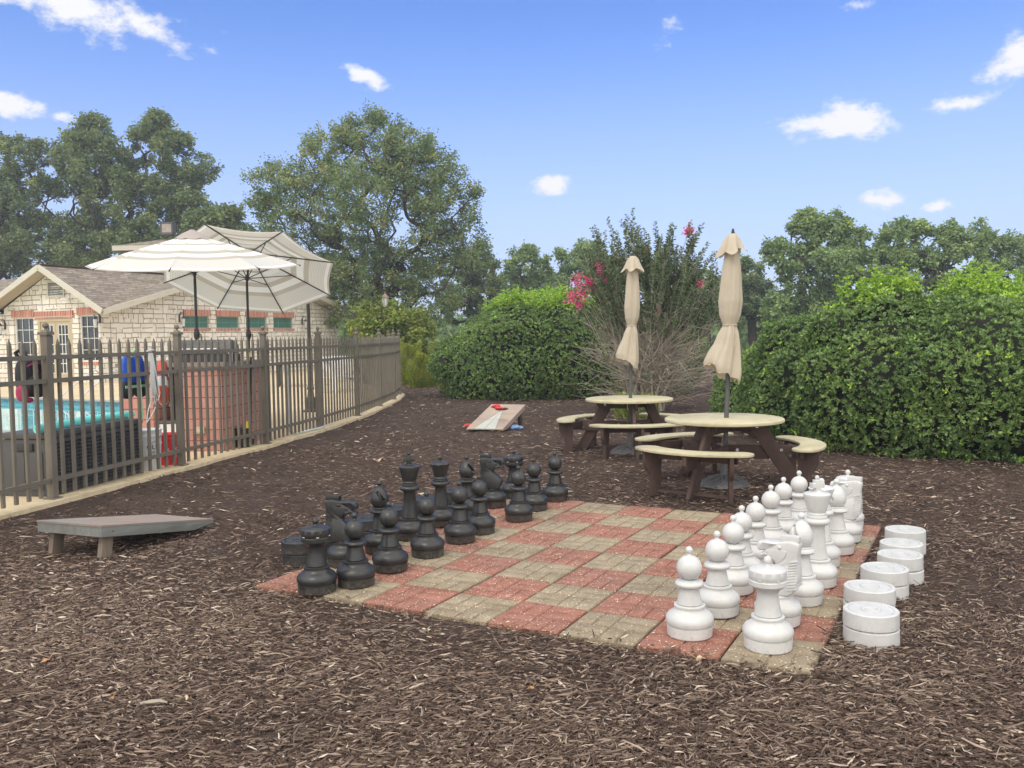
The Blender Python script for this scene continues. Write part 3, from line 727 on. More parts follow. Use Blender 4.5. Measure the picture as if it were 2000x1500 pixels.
for colr, mat, pts in (('white', M['white'], [(1.727, 4.2), (1.874, 4.581), (2.108, 4.941), (2.329, 5.236), (2.463, 5.523), (2.657, 5.899)]),
                       ('black', M['black'], [(-1.444, 5.877), (-1.365, 6.19), (-1.106, 6.566), (-.94, 6.963), (-.734, 7.345), (-.524, 7.699)])):
    pr = stack_disc(mat); first = True
    for n, (x, y) in enumerate(pts):
        for lv in (0, 1):
            o = pr if first else copy_tree(pr)
            first = False
            x1 = x+random.uniform(-.004, .004)*(lv); y1 = y+random.uniform(-.004, .004)
            z0 = -.004+max(ground_z(x, y), MZ)+.002
            o.location = (x1, y1, z0+lv*.083); o.rotation_euler = (.012*(n % 2) if lv == 0 else 0, 0, random.uniform(0, 6))
            side = 'beside the white back row' if colr == 'white' else 'behind the black back row'
            o['label'] = f'{"upper" if lv else "lower"} {colr} draughts disc of the {(ORD[:5]+["farthest"])[n]} two-disc stack {side}'
            o['category'] = 'draughts disc'; o['group'] = f'{colr} draughts discs in stacks of two'
for o in COL.objects:
    if 'placed' in o.keys(): del o['placed']

# ---------------------------------------------------------------- steel picket fence around the pool deck
fence = empty('picket_fence', (0, 0, 0), 0, 'long bronze-brown metal picket fence with ball-topped posts along the pool deck', 'fence')
FZ = DZ+.006
for i, (x, y) in enumerate(POSTS):
    d = Vector((*POSTS[min(i+1, len(POSTS)-1)], 0))-Vector((*POSTS[max(i-1, 0)], 0)); a = math.atan2(d.y, d.x)
    ps = MB().box((0, 0, .76), (.068, .068, 1.50)).box((0, 0, .006), (.12, .12, .012)).build('post', M['fence'], fence, (x, y, FZ), a)
    MB().box((0, 0, 1.52), (.098, .098, .028)).box((0, 0, 1.543), (.07, .07, .02), taper=.5).build('post_cap', M['fence'], ps)
    MB().lathe([(.022, 1.55), (.012, 1.556), (.012, 1.568)]+ball(.028, 1.592, 8, -60, 88), 16).build('finial', M['fence'], ps)
for i in range(len(POSTS)-1):
    p, q = Vector((*POSTS[i], FZ)), Vector((*POSTS[i+1], FZ)); d = (q-p).normalized(); a = math.atan2(d.y, d.x); Lp = (q-p).length
    n = 14
    b = MB()
    for k in range(1, n):
        x = Lp*k/n; w_ = .024
        b.box((x, 0, .72), (.033, .024, 1.385))
        for s_ in (-1, 1): pass
        zt = 1.4125
        vs = [(x-.0165, -.012, zt), (x+.0165, -.012, zt), (x+.0165, .012, zt), (x-.0165, .012, zt), (x-.002, 0, zt+.062), (x+.002, 0, zt+.062)]
        b.add(vs, [(0, 1, 5, 4), (1, 2, 5), (2, 3, 4, 5), (3, 0, 4)])
    b.build('picket_panel', M['fence'], fence, p, a)
    for z in (.172, 1.085, 1.30):
        MB().box((Lp/2, 0, z), (Lp-.076, .036, .040)).build('rail', M['fence'], fence, p, a)
        
# ---------------------------------------------------------------- clubhouse
HC = Vector((-14.56, 31.2, 0)); HA = Vector((-.912, .41, 0)).normalized(); HB = Vector((.41, .912, 0)).normalized()
HC.z = DZ
house = empty('clubhouse', HC, 0, 'cream stone clubhouse with brown shingle gables and red brick window heads beyond the pool', 'building')
def wall_grid(name, o, ax, u0, u1, z0, z1, holes, top=None, depth=.14, mat=None, parent=house, inward=None):
    """wall in plane o+ax*u, holes (u0,u1,z0,z1); top: list of (u,z) above z1 closing a gable"""
    us = sorted({u0, u1, *[h[0] for h in holes], *[h[1] for h in holes]}); zs = sorted({z0, z1, *[h[2] for h in holes], *[h[3] for h in holes]})
    b = MB(); P = lambda u, z, k=0: o+ax*u+Vector((0, 0, z))+inward*k
    for i in range(len(us)-1):
        for j in range(len(zs)-1):
            cu, cz = (us[i]+us[i+1])/2, (zs[j]+zs[j+1])/2
            if any(h[0] < cu < h[1] and h[2] < cz < h[3] for h in holes): continue
            b.add([P(us[i], zs[j]), P(us[i+1], zs[j]), P(us[i+1], zs[j+1]), P(us[i], zs[j+1])], [(0, 1, 2, 3)])
    for h in holes:
        c = [(h[0], h[2]), (h[1], h[2]), (h[1], h[3]), (h[0], h[3])]
        for k in range(4):
            a_, b_ = c[k], c[(k+1) % 4]; b.add([P(*a_), P(*b_), P(*b_, depth), P(*a_, depth)], [(0, 1, 2, 3)])
    if top:
        n = len(top)
        for k in range(n-1):
            b.add([P(top[k][0], z1), P(top[k+1][0], z1), P(*top[k+1]), P(*top[k])], [(0, 1, 2, 3)])
    ob = b.build(name, mat or M['stone'], parent, fix=False)
    me = ob.data; uv = me.uv_layers.new(name='UVMap')
    for p in me.polygons:
        for li in p.loop_indices:
            c = me.vertices[me.loops[li].vertex_index].co-o; uv.data[li].uv = (c.dot(ax)+c.dot(inward)*1., c.z)
    return ob
O0 = Vector((0, 0, 0))
holesA = [(3.42, 4.5, .55, 2.40), (1.40, 3.20, 0, 2.34), (.10, 1.06, .75, 2.42)]
slA = .503
GC = 2.2
zA = lambda u: 4.19-DZ-abs(u-2.5)*slA
wall_grid('front_wall', O0, HA, 0, 5.0, 0, 2.55, holesA, [(0, 2.90), (2.2, 4.10), (5.0, 2.75)], inward=HB)
holesB = [(3.97, 5.36, 1.93, 2.43), (5.76, 7.14, 1.93, 2.43), (7.55, 8.93, 1.93, 2.43), (9.36, 10.75, 1.93, 2.43)]
wall_grid('side_wall', O0, HB, 0, 14.2, 0, 2.62, holesB, [(0, 2.66), (7.3, 4.50), (14.2, 2.70)], inward=-HA*-1)
wall_grid('front_wall', HA*5.0+HB*.02, HA, .004, 14, 0, 2.55, [(.9, 2.6, .3, 2.35), (3.8, 5.8, .3, 2.35)], inward=HB)
wall_grid('back_wall', HB*14.2, HA, 0, 19, 0, 2.6, [], inward=-HB)
fnum = [0]
def frame_window(o, ax, nrm, u0, u1, z0, z1, nx, nz, parent, glass, depth=.10, fw=.05, mat='white_trim', bar=.022):
    """nrm points outward"""
    P = lambda u, z, k: o+ax*u+Vector((0, 0, z))-nrm*depth+nrm*k
    b = MB()
    for (a_, b_) in (((u0, z0+fw/2), (u1, z0+fw/2)), ((u0, z1-fw/2), (u1, z1-fw/2))): b.beam(P(*a_, 0), P(*b_, 0), .05, fw)
    for u in (u0+fw/2, u1-fw/2): b.beam(P(u, z0+fw, 0), P(u, z1-fw, 0), .05, fw, up=ax)
    fr = b.build('window', M[mat], parent)
    b = MB(); b.add([P(u0+.01, z0+.01, -.02), P(u1-.01, z0+.01, -.02), P(u1-.01, z1-.01, -.02), P(u0+.01, z1-.01, -.02)], [(0, 1, 2, 3)]); b.build('pane', M[glass], fr)
    if nx+nz:
        b = MB()
        for k in range(1, nx): u = u0+(u1-u0)*k/nx; b.beam(P(u, z0+fw, .0), P(u, z1-fw, .0), .012, bar, up=ax)
        for k in range(1, nz): z = z0+(z1-z0)*k/nz; b.beam(P(u0+fw, z, -.004), P(u1-fw, z, -.004), .012, bar)
        b.build('muntins', M[mat], fr)
    return fr
nA = -HB; nB = -HA
for (a_, b_, c_, d_) in (holesA[0], holesA[2]): frame_window(O0, HA, nA, a_, b_, c_, d_, 3, 4, house, 'glass')
for (a_, b_, c_, d_) in [(5.9, 7.6, .3, 2.35), (8.8, 10.8, .3, 2.35)]: frame_window(HB*.02, HA, nA, a_, b_, c_, d_, 3, 3, house, 'glass')
for h in holesB: frame_window(O0, HB, nB, *h, 3, 2, house, 'blind', mat='green_trim', fw=.05, bar=.014)
# double door
dr = MB()
P = lambda u, z, k: HA*u+Vector((0, 0, z))+nA*k
for (a_, b_) in (((1.40, 2.28), (3.20, 2.28)),): dr.beam(P(*a_, -.06), P(*b_, -.06), .12, .12)
for u in (1.46, 3.14): dr.beam(P(u, 0, -.06), P(u, 2.22, -.06), .12, .12, up=HA)
door = dr.build('door', M['door_paint'], house)
for (u0, u1) in ((1.53, 2.295), (2.305, 3.07)):
    b = MB(); um = (u0+u1)/2
    b.beam(P(u0, .17, -.06), P(u1, .17, -.06), .05, .30); b.beam(P(u0, 2.16, -.06), P(u1, 2.16, -.06), .05, .12)
    for u in (u0+.06, u1-.06): b.beam(P(u, .32, -.06), P(u, 2.10, -.06), .05, .12, up=HA)
    lf = b.build('door_leaf', M['door_paint'], door)
    b = MB(); b.add([P(u0+.12, .32, -.07), P(u1-.12, .32, -.07), P(u1-.12, 2.1, -.07), P(u0+.12, 2.1, -.07)], [(0, 1, 2, 3)]); b.build('pane', M['glass'], door)
    b = MB()
    for k in range(0, 4): u = u0+.13+(u1-u0-.26)*k/3; b.beam(P(u, .33, -.05), P(u, 2.09, -.05), .02, .028, up=HA)
    for k in range(0, 6): z = .33+1.76*k/5; b.beam(P(u0+.13, z, -.052), P(u1-.13, z, -.052), .02, .028)
    b.build('muntins', M['white_trim'], door)
MB().tube([P(2.36, 1.0, -.02), P(2.36, 1.0, .04), P(2.46, 1.0, .05)], .012).build('handle', M['steel'], door)
def uvplane(ob, ax, extra=None):
    me = ob.data; uv = me.uv_layers.new(name='UVMap'); ex = extra if extra is not None else Vector((0, 0, 1))
    for p in me.polygons:
        for li in p.loop_indices:
            c = me.vertices[me.loops[li].vertex_index].co; uv.data[li].uv = (c.dot(ax), c.dot(ex))
def lintel(ax, nrm, u0, u1, z0, z1, nm='lintel'):
    b = MB(); b.beam(ax*u0+nrm*.012+Vector((0, 0, (z0+z1)/2)), ax*u1+nrm*.012+Vector((0, 0, (z0+z1)/2)), .06, z1-z0)
    o = b.build(nm, M['brick'], house); uvplane(o, ax)
for h, e in ((holesA[0], .04), (holesA[1], .10), (holesA[2], .04)): lintel(HA, nA, h[0]-e, h[1]+e+.02, h[3]+.003, h[3]+.26)
for h in holesB:
    lintel(HB, nB, h[0]-.03, h[1]+.03, h[3]+.003, h[3]+.25); lintel(HB, nB, h[0]-.03, h[1]+.03, h[2]-.10, h[2]-.003, 'sill')
lintel(HA, nA, .0, 1.15, .64, .747, 'sill'); lintel(HA, nA, 3.38, 4.54, .44, .547, 'sill')
# roofs: slabs with shingles on top, trim boards at the rakes and soffits under
def slab(name, c4, th, mat, parent=house, uvx=None, uvy=None):
    n = (c4[1]-c4[0]).cross(c4[3]-c4[0]).normalized()
    if n.z < 0: n = -n
    b = MB(); b.add(c4+[c-n*th for c in c4], [(0, 1, 2, 3), (7, 6, 5, 4), (0, 4, 5, 1), (1, 5, 6, 2), (2, 6, 7, 3), (3, 7, 4, 0)])
    o = b.build(name, mat, parent); x = (c4[1]-c4[0]).normalized() if uvx is None else uvx; y = n.cross(x); uvplane(o, x, y); return o
V3 = lambda a_, b_, z: HA*a_+HB*b_+Vector((0, 0, z))
ze = 2.63-DZ; zr = 4.70-DZ
rp_ = [V3(-.72, -.47, ze+.008), V3(2.2, 5.88, zr-.26*1.57), V3(5.84, -.47, ze+.008), V3(20, -.5, ze), V3(20, 7.45, zr), V3(-.72, 7.45, zr)]
r1 = MB().add(rp_+[p-Vector((0, 0, .05)) for p in rp_], [(0, 1, 5), (1, 4, 5), (1, 2, 4), (2, 3, 4), (11, 7, 6), (11, 10, 7), (10, 8, 7), (10, 9, 8)]+[(i, i+6, (i+1) % 6+6, (i+1) % 6) for i in range(6)]).build('roof', M['shingle'], house); uvplane(r1, HA, Vector((HB.x, HB.y, .26)).normalized())
r2 = slab('roof', [V3(20, 15.4, ze), V3(-.72, 15.4, ze), V3(-.72, 7.452, zr), V3(20, 7.452, zr)], .05, M['shingle'])
zp = 4.29-DZ; zl = zp-3.25*slA
r3 = slab('roof', [V3(-.80, -.62, zl+.01), V3(-.78, -.42, zl+.01), V3(2.2, 5.9, zp), V3(2.2, -.62, zp)], .05, M['shingle'], uvx=HB)
r4 = slab('roof', [V3(5.80, -.42, zl+.01), V3(5.80, -.62, zl+.01), V3(2.202, -.62, zp), V3(2.202, 5.9, zp)], .05, M['shingle'], uvx=HB)
MB().beam(V3(2.2, -.62, zp+.012), V3(2.2, 5.9, zp+.012), .26, .03).build('ridge_cap', M['shingle'], house)
def rake(p, q, hgt=.20, mat='fascia', par=house, wd=.05, dz=.0):
    MB().beam(p-Vector((0, 0, hgt/2-.005-dz)), q-Vector((0, 0, hgt/2-.005-dz)), wd, hgt).build('fascia_board', M[mat], par)
rake(V3(-.84, -.645, zl-.02), V3(2.2, -.645, zp)); rake(V3(5.84, -.645, zl-.02), V3(2.2, -.645, zp))
rake(V3(-.745, -.5, ze), V3(-.745, 7.45, zr), .20); rake(V3(-.745, 15.42, ze), V3(-.745, 7.45, zr), .20)
rake(V3(5.9, -.52, ze), V3(20, -.52, ze), .18)
slab('soffit', [V3(-.72, -.6, zl-.11), V3(-.72, -.01, zl-.11), V3(2.2, -.01, zp-.12), V3(2.2, -.6, zp-.12)], .015, M['soffit'])
slab('soffit', [V3(5.75, -.6, zl-.11), V3(5.75, -.01, zl-.11), V3(2.2, -.01, zp-.12), V3(2.2, -.6, zp-.12)], .015, M['soffit'])
slab('soffit', [V3(-.70, -.45, ze-.14), V3(-.01, -.45, ze-.14), V3(-.01, 7.45, zr-.16), V3(-.70, 7.45, zr-.16)], .015, M['soffit'])
slab('soffit', [V3(-.70, 15.35, ze-.14), V3(-.01, 15.35, ze-.14), V3(-.01, 7.45, zr-.16), V3(-.70, 7.45, zr-.16)], .015, M['soffit'])
# louvred gable vent
b = MB(); P = lambda u, z, k: HA*u+Vector((0, 0, z))+nA*k
for z in (3.13, 3.66): b.beam(P(1.68, z, .03), P(2.56, z, .03), .06, .06)
for u in (1.71, 2.53): b.beam(P(u, 3.16, .03), P(u, 3.63, .03), .06, .06, up=HA)
vt = b.build('gable_vent', M['fascia'], house)
b = MB()
for k in range(6): b.beam(P(1.74, 3.20+k*.08, .025), P(2.50, 3.20+k*.08, .025), .05, .012, up=Vector((0, 0, 1))+nA*.8)
b.build('louvre', simple('louvre_grey', (.26, .27, .27), .5), vt)
b = MB(); c0 = P(1.36, 3.02, .0); b.tube([c0, P(1.36, 3.02, .16)], .018).tube([P(1.30, 2.99, .16), P(1.62, 3.0, .24)], .045, 12); b.build('security_camera', M['white_trim'], house)
# wall lanterns
def wall_lantern(u, z, ax, nrm):
    q = lambda k, zz, s_=0: ax*(u+s_)+nrm*k+Vector((0, 0, z+zz))
    b = MB(); b.box(q(.015, .05), (.06, .06, .26), rotz(math.atan2(nrm.y, nrm.x)))
    b.tube([q(.02, .12), q(.10, .28), q(.24, .30), q(.26, .20), q(.22, .14)], .014, 8); b.tube([q(.02, -.04), q(.14, -.06), q(.2, .02)], .011, 8)
    b.tube([q(.02, .12), q(.03, .26), q(.11, .33), q(.15, .26)], .012, 8)
    b.lathe([(.085, 0), (.06, .05), (.02, .09), (.015, .12)], 12, q(.22, .06)); b.lathe([(.012, 0), (.05, .03), (.055, .05)], 12, q(.22, -.30))
    t = b.build('wall_lantern', M['iron'], house)
    MB().lathe([(.052, 0), (.075, .30)], 8, q(.22, -.25), smooth=False).build('lantern_glass', M['lampglass'], t)
wall_lantern(-.02, 2.2, HA, nA); wall_lantern(4.95, 2.05, HA, nA); wall_lantern(3.72, 2.25, HB, nB); wall_lantern(11.4, 2.2, HB, nB)
# second building with a louvred roof vent behind
hb = at(375, 453, 50); hb.z = 0
rear = empty('rear_building', (hb.x, hb.y, 0), 0, 'building behind the clubhouse showing only a low hipped roof with a wooden cupola', 'building')
MB().box((0, 2, 3.1), (6.3, 5, 6.2)).build('wall', M['stone'], rear)
zt = 7.7; zb = 6.75
e = [Vector((-3.85, -1.5, zb)), Vector((3.7, -1.5, zb)), Vector((3.7, 5.5, zb)), Vector((-3.85, 5.5, zb))]; p1, p2 = Vector((-.2, 2, zt)), Vector((.8, 2, zt))
rb = MB().add(e+[p1, p2], [(0, 1, 5, 4), (1, 2, 5), (2, 3, 4, 5), (3, 0, 4), (3, 2, 1, 0)]).build('roof', M['shingle'], rear); uvplane(rb, Vector((1, 0, 0)))
b = MB()
for i in range(4): b.beam(e[i]-Vector((0, 0, .13)), e[(i+1) % 4]-Vector((0, 0, .13)), .06, .26)
b.build('fascia_board', M['fascia'], rear)
cp = at(328.5, 446, 50.2)-Vector((hb.x, hb.y, 0))
cup = MB().box(cp-Vector((0, 0, .0)), (.56, .5, .50)).build('cupola', simple('weathered_wood', (.40, .35, .29), .85, .2, 5), rear)
b = MB()
for sx_ in (-1, 1): b.box(cp+Vector((sx_*.31, -.02, 0)), (.07, .56, .52))
b.box(cp+Vector((0, 0, .29)), (.72, .62, .05)); b.box(cp+Vector((0, 0, -.32)), (.62, .58, .12)); b.build('cupola_frame', M['grey_metal'], rear)
# pavilion at the far left with a pale metal roof
lp = at(-60, 600, 40); lp.z = 0
pav = empty('pavilion', lp, 0, 'pavilion with pale metal roof at the far left edge beside the clubhouse gable', 'pavilion')
slab('roof', [Vector((-6, -1, 2.95)), Vector((2.6, -1, 2.95)), Vector((2.0, 4, 4.15)), Vector((-6, 4, 4.15))], .08, simple('pale_metal_roof', (.50, .53, .56), .4, .06, 2, 0), pav)
for x in (-5.5, -2, 1.9): MB().box((x, -.6, 1.45), (.16, .16, 2.9)).build('post', M['fascia'], pav)
MB().box((-2, 3.6, 1.5), (8, .2, 3.0)).build('wall', M['stone'], pav)

# ---------------------------------------------------------------- pool hand rails
def on_deck(px, py): return gp(px, py, DZ)
for k, (px, lab) in enumerate(((176, 'left stainless handrail of the pool steps at the far coping'), (216, 'right stainless handrail of the pool steps at the far coping'))):
    base = on_deck(px+22, 772); d = Vector((-.47, -.88, 0))
    p0 = base+Vector((0, 0, 0)); pts = [p0, p0+Vector((0, 0, .45)), p0+Vector((0, 0, .60))+d*.04, p0+Vector((0, 0, .68))+d*.14, p0+Vector((0, 0, .66))+d*.26, p0+d*1.0+Vector((0, 0, .2)), p0+d*1.35+Vector((0, 0, -.08))]
    t = MB().tube(pts, .022, 10).build('pool_handrail', M['steel']); tag(t, lab, 'handrail', 'handrails of the pool steps')

# ---------------------------------------------------------------- block counter with grill on the deck
ic = gp(438, 881, DZ); ia = math.radians(-2)
isl = empty('outdoor_counter', ic, 0, 'terracotta block outdoor counter with dark shelf opening behind the fence', 'counter')
fx_ = Vector((-1, .05, 0)).normalized(); fy_ = Vector((.10, .995, 0)).normalized()
b = MB(); H_ = 1.10
def cpt(u, v, z): return fx_*u+fy_*v+Vector((0, 0, z))
def isl_block(u0, u1, v0, v1, z0, z1, name, mat, par=isl):
    vs = [cpt(u, v, z) for z in (z0, z1) for (u, v) in ((u0, v0), (u1, v0), (u1, v1), (u0, v1))]
    o = MB().add(vs, [(3, 2, 1, 0), (4, 5, 6, 7), (0, 1, 5, 4), (1, 2, 6, 5), (2, 3, 7, 6), (3, 0, 4, 7)]).build(name, mat, par)
    me = o.data; uv = me.uv_layers.new(name='UVMap')
    for p in me.polygons:
        for li in p.loop_indices:
            c = me.vertices[me.loops[li].vertex_index].co; uv.data[li].uv = (c.dot(fx_)+c.dot(fy_), c.z)
    return o
isl_block(0, .60, 0, 1.35, 0, H_, 'block_wall', M['block']); isl_block(.86, 1.32, .0, .8, 0, H_, 'block_wall', M['block'])
isl_block(.602, .858, .35, 1.3, 0, H_, 'shelf_back', M['dark_metal']); isl_block(.602, .858, .02, .34, .0, .36, 'cabinet_door', M['white_trim'])
isl_block(.602, .858, .01, .34, .37, .40, 'shelf', M['grey_metal'])
isl_block(-.05, 1.38, -.05, 1.42, H_+.002, H_+.055, 'countertop', simple('counter_stone', (.22, .20, .18), .6, .2, 12))
grl = empty('gas_grill', ic+cpt(.35, .35, H_+.057), 0, 'dark gas grill head with steel lid handle standing on the block counter', 'grill')
MB().box((0, 0, .05), (.75, .5, .10)).build('firebox', M['dark_metal'], grl)
MB().prism([(-.24, .105), (.24, .105), (.22, .20), (.12, .27), (-.05, .29), (-.20, .22)], -.37, .37, lambda p: Vector((p[1], p[0], p[2]))).build('lid', M['grey_metal'], grl, bevel=.01)
MB().tube([(-.28, -.25, .15), (-.28, -.30, .17), (.28, -.30, .17), (.28, -.25, .15)], .012).build('handle', M['steel'], grl)
for k, px in enumerate((426, 437, 448)):
    p = gp(px, 700, 1.2); p = ic+cpt(.02-.075*(1-k)*1.0, .16, H_+.057)
    o = MB().lathe([(.026, 0), (.028, .004), (.028, .16), (.024, .165)], 14).build('paper_towel_roll', M['white_pl'], None, p)
    tag(o, ['left', 'middle', 'right'][k]+'most of three white upright tubes standing on the counter' if k != 1 else 'middle of three white upright tubes standing on the counter', 'tube', 'white tubes on the counter')
MB_ = MB().lathe([(.02, 0), (.022, .003), (.022, .09), (.008, .11), (.008, .13), (.002, .135)], 14).build('squeeze_bottle', M['yellow'], None, ic+cpt(-.02, .85, H_+.057)); tag(MB_, 'small yellow squeeze bottle standing on the end of the block counter', 'bottle')
# outlet box on the counter front
o = MB().box((0, 0, 0), (.14, .05, .09)).box((0, -.03, 0), (.05, .02, .05)).build('outlet_box', simple('outlet_tan', (.50, .45, .34), .6), isl, cpt(.31, -.03, .28))
# broom and bucket leaning at the counter's end
br_ = empty('push_broom', ic+cpt(-.10, .62, 0), 0, 'black-handled broom leaning against the dark red end of the counter', 'broom')
MB().tube([(0, 0, .05), (-.02, .22, 1.20)], .014).build('handle', M['dark_metal'], br_); MB().box((0, 0, .04), (.06, .30, .06)).build('brush', M['blackcloth'], br_)
mb_ = empty('mop_bucket', Vector((fence_x(11.75)-.17, 11.75, DZ)), 0, 'black mop bucket with a yellow handle between the counter and the fence', 'bucket')
MB().lathe([(.085, 0), (.09, .02), (.11, .24), (.118, .245), (.118, .26)], 24).build('pail', M['dark_metal'], mb_)
MB().box((.07, -.03, .28), (.04, .06, .14), taper=.6).build('wringer_handle', M['yellow'], mb_)

# ---------------------------------------------------------------- things hanging on / standing by the fence
def fence_pt(py_y, off=0., z=0.):
    x = fence_x(py_y); x2 = fence_x(py_y+.1); n = Vector((.1, -(x2-x), 0)).normalized()
    return Vector((x, py_y, 0))+n*off+Vector((0, 0, z))
def fence_at(px, off=-.05):
    """point on the fence line (shifted off metres towards the camera side) seen at column px, at deck level"""
    best_, bd = None, 1e9
    for k in range(3000):
        y = 4+k*.006; p = fence_pt(y, off); v = p-Vector((0, 0, CAM_H)); u = 1000+FPX*v.dot(CR)/v.dot(FW)
        if abs(u-px) < bd: bd = abs(u-px); best_ = p
    return best_
# deck box
c1_ = fence_at(99, -.09); c3_ = fence_at(284, -.13); c1_.z = c3_.z = DZ
uy_ = (c3_-c1_).normalized(); ux_ = Vector((-uy_.y, uy_.x, 0)); Wd = .52; Ld = (c3_-c1_).length; c2_ = c1_+ux_*Wd
dbx = empty('deck_box', c1_, 0, 'dark grey wicker-sided storage box standing on the deck behind the fence', 'storage box')
def dbp(u, v, z): return ux_*u+uy_*v+Vector((0, 0, z))
def dblock(u0, u1, v0, v1, z0, z1, name, mat, bev=.006, par=dbx):
    vs = [dbp(u, v, z) for z in (z0, z1) for (u, v) in ((u0, v0), (u1, v0), (u1, v1), (u0, v1))]
    return MB().add(vs, [(3, 2, 1, 0), (4, 5, 6, 7), (0, 1, 5, 4), (1, 2, 6, 5), (2, 3, 7, 6), (3, 0, 4, 7)]).build(name, mat, par, bevel=bev)
bd_ = dblock(.02, Wd-.02, .02, Ld-.02, .0, .54, 'body', M['storage'])
sp_ = MB().box((0, 0, 0), (Ld-.12, .012, .46)).build('wicker_panel', M['wicker'], dbx, dbp(.014, Ld/2, .27), math.atan2(uy_.y, uy_.x))
dblock(.0, Wd, .0, Ld, .545, .60, 'lid', M['storage'], .012)
for u0, u1 in ((.08, .24), (.27, Wd-.08)): dblock(u0, u1, .008, .03, .06, .42, 'end_panel', M['storage'], .004)
dblock(Wd/2-.09, Wd/2+.09, .0, .03, .43, .50, 'handle', M['dark_metal'], .004)
n0 = dbx.location+dbp(.055, -.07, .645); n1 = dbx.location+dbp(.045, Ld-.14, .655)
nd_ = empty('pool_noodle', n0, 0, 'turquoise foam pool noodle lying along the edge of the storage box lid', 'pool noodle')
pts = [Vector((0, 0, 0)).lerp(n1-n0, k/8)+Vector((0, 0, .012*math.sin(k/8*PI))) for k in range(9)]
MB().tube(pts, .042, 20).build('foam', M['noodle'], nd_)
dn = (n0-n1).normalized(); MB().tube([dn*-.002, dn*.0015], .013, 12).build('core_hole', M['dark_metal'], nd_)
# buckets
def lettering(txt, size, mat, parent, loc, rz_, curve_r=None, tilt=0):
    cu = bpy.data.curves.new('lettering', 'FONT'); cu.body = txt; cu.size = size; cu.extrude = .0004; cu.align_x = 'CENTER'
    to = bpy.data.objects.new('tmp', cu); COL.objects.link(to)
    dg = bpy.context.evaluated_depsgraph_get(); me = bpy.data.meshes.new_from_object(to.evaluated_get(dg)); me.name = 'lettering'
    bpy.data.objects.remove(to)
    rot = Matrix.Rotation(tilt, 3, 'Z')
    for v in me.vertices:
        p = rot @ Vector((v.co.x, v.co.y, 0)); x, z, dpt = p.x, p.y, v.co.z
        if curve_r: a = x/curve_r; v.co = (math.sin(a)*(curve_r+dpt+.002), -math.cos(a)*(curve_r+dpt+.002), z)
        else: v.co = (x, -dpt, z)
    me.materials.clear(); me.materials.append(mat)
    o = bpy.data.objects.new('lettering', me); COL.objects.link(o); o.parent = parent; o.location = loc; o.rotation_euler = (0, 0, rz_); return o
def pail(px, off, rad, h, mat, label):
    p = fence_at(px, off); p.z = DZ
    t = empty('bucket', p, 0, label, 'bucket')
    MB().lathe([(rad*.84, 0), (rad*.86, .01), (rad*.97, h*.82), (rad*1.03, h*.825), (rad*1.03, h*.86), (rad*.98, h*.87), (rad, h*.97), (rad*1.05, h*.975), (rad*1.05, h), (rad*.97, h), (rad*.95, h-.03)], 36).build('pail', mat, t)
    MB().tube([(rad*1.05*math.cos(a), rad*1.05*math.sin(a)-.02*math.sin(a), h*.86-.10*abs(math.sin(a))) for a in [PI+PI*k/12 for k in range(13)]], .003, 6).build('bail_handle', M['grey_metal'], t)
    return t
bk1 = pail(291, -.26, .15, .45, M['white_pl'], 'white plastic bucket with black lettering between the storage box and the red bucket')
face = math.atan2(-bk1.location.x, bk1.location.y)  # turn the print to the walkway
lettering('GLI', .075, M['ink'], bk1, (0, 0, .235), face+.28, .146); lettering('pool', .04, M['ink'], bk1, (0, 0, .19), face+.28, .143)
lettering('products', .022, M['ink'], bk1, (0, 0, .165), face+.28, .142)
bk2 = pail(328, -.26, .145, .36, M['red'], 'bright red plastic bucket with white lettering beside the fence post')
lettering('LS', .085, M['whiteink'], bk2, (0, 0, .13), face+.10, .137, .5); lettering('LOS', .07, M['whiteink'], bk2, (0, 0, .14), face+.78, .139, 1.35)
MB().lathe([(.0, 0), (.001, 0)], 6)
b = MB(); a0 = face-.62
vs = [(math.sin(a0+x)*.1405, -math.cos(a0+x)*.1405, z) for x, z in ((-.16, .27), (0, .21), (.22, .27), (0, .33))]; b.add(vs, [(0, 1, 2, 3)]); b.build('printed_emblem', M['whiteink'], bk2, fix=False)
# life vest
def blob(b, c, rx, ry, rz_, n=20, m=12, pw=2.4, rot=None):
    vs = []
    for i in range(m+1):
        ph = -PI/2+PI*i/m
        for k in range(n):
            t = 2*PI*k/n
            f = lambda v: math.copysign(abs(v)**(2/pw), v)
            p = Vector((rx*f(math.cos(ph))*f(math.cos(t)), ry*f(math.cos(ph))*f(math.sin(t)), rz_*f(math.sin(ph))))
            vs.append((rot@p if rot is not None else p)+Vector(c))
    fs = [(i*n+k, i*n+(k+1) % n, (i+1)*n+(k+1) % n, (i+1)*n+k) for i in range(m) for k in range(n)]
    b.add(vs, fs, True); return b
fa = math.atan2(.43, 2.0)  # fence direction offset from +y
def hang(px, off, z, label, name, cat):
    p = fence_at(px, off); p.z = z; return empty(name, p, math.atan2(fence_pt(p.y+.3).y-fence_pt(p.y).y, fence_pt(p.y+.3).x-fence_pt(p.y).x), label, cat)
def zat(px, py, p): v = at(px, py, p.y); return v.z
p_ = fence_at(266, -.10); zt_, zb_ = zat(266, 694, p_), zat(266, 778, p_)
lv = hang(268, -.12, 0, 'blue and black life vest with green straps hanging on the fence rail', 'life_vest', 'life vest')
hh = zt_-zb_; wv_ = .30
b = MB(); blob(b, (-.10, 0, zb_+hh*.58), .085, .045, hh*.44); blob(b, (.10, 0, zb_+hh*.58), .085, .045, hh*.44); blob(b, (0, .03, zb_+hh*.60), .14, .04, hh*.40); b.build('foam_panel', M['bluecloth'], lv)
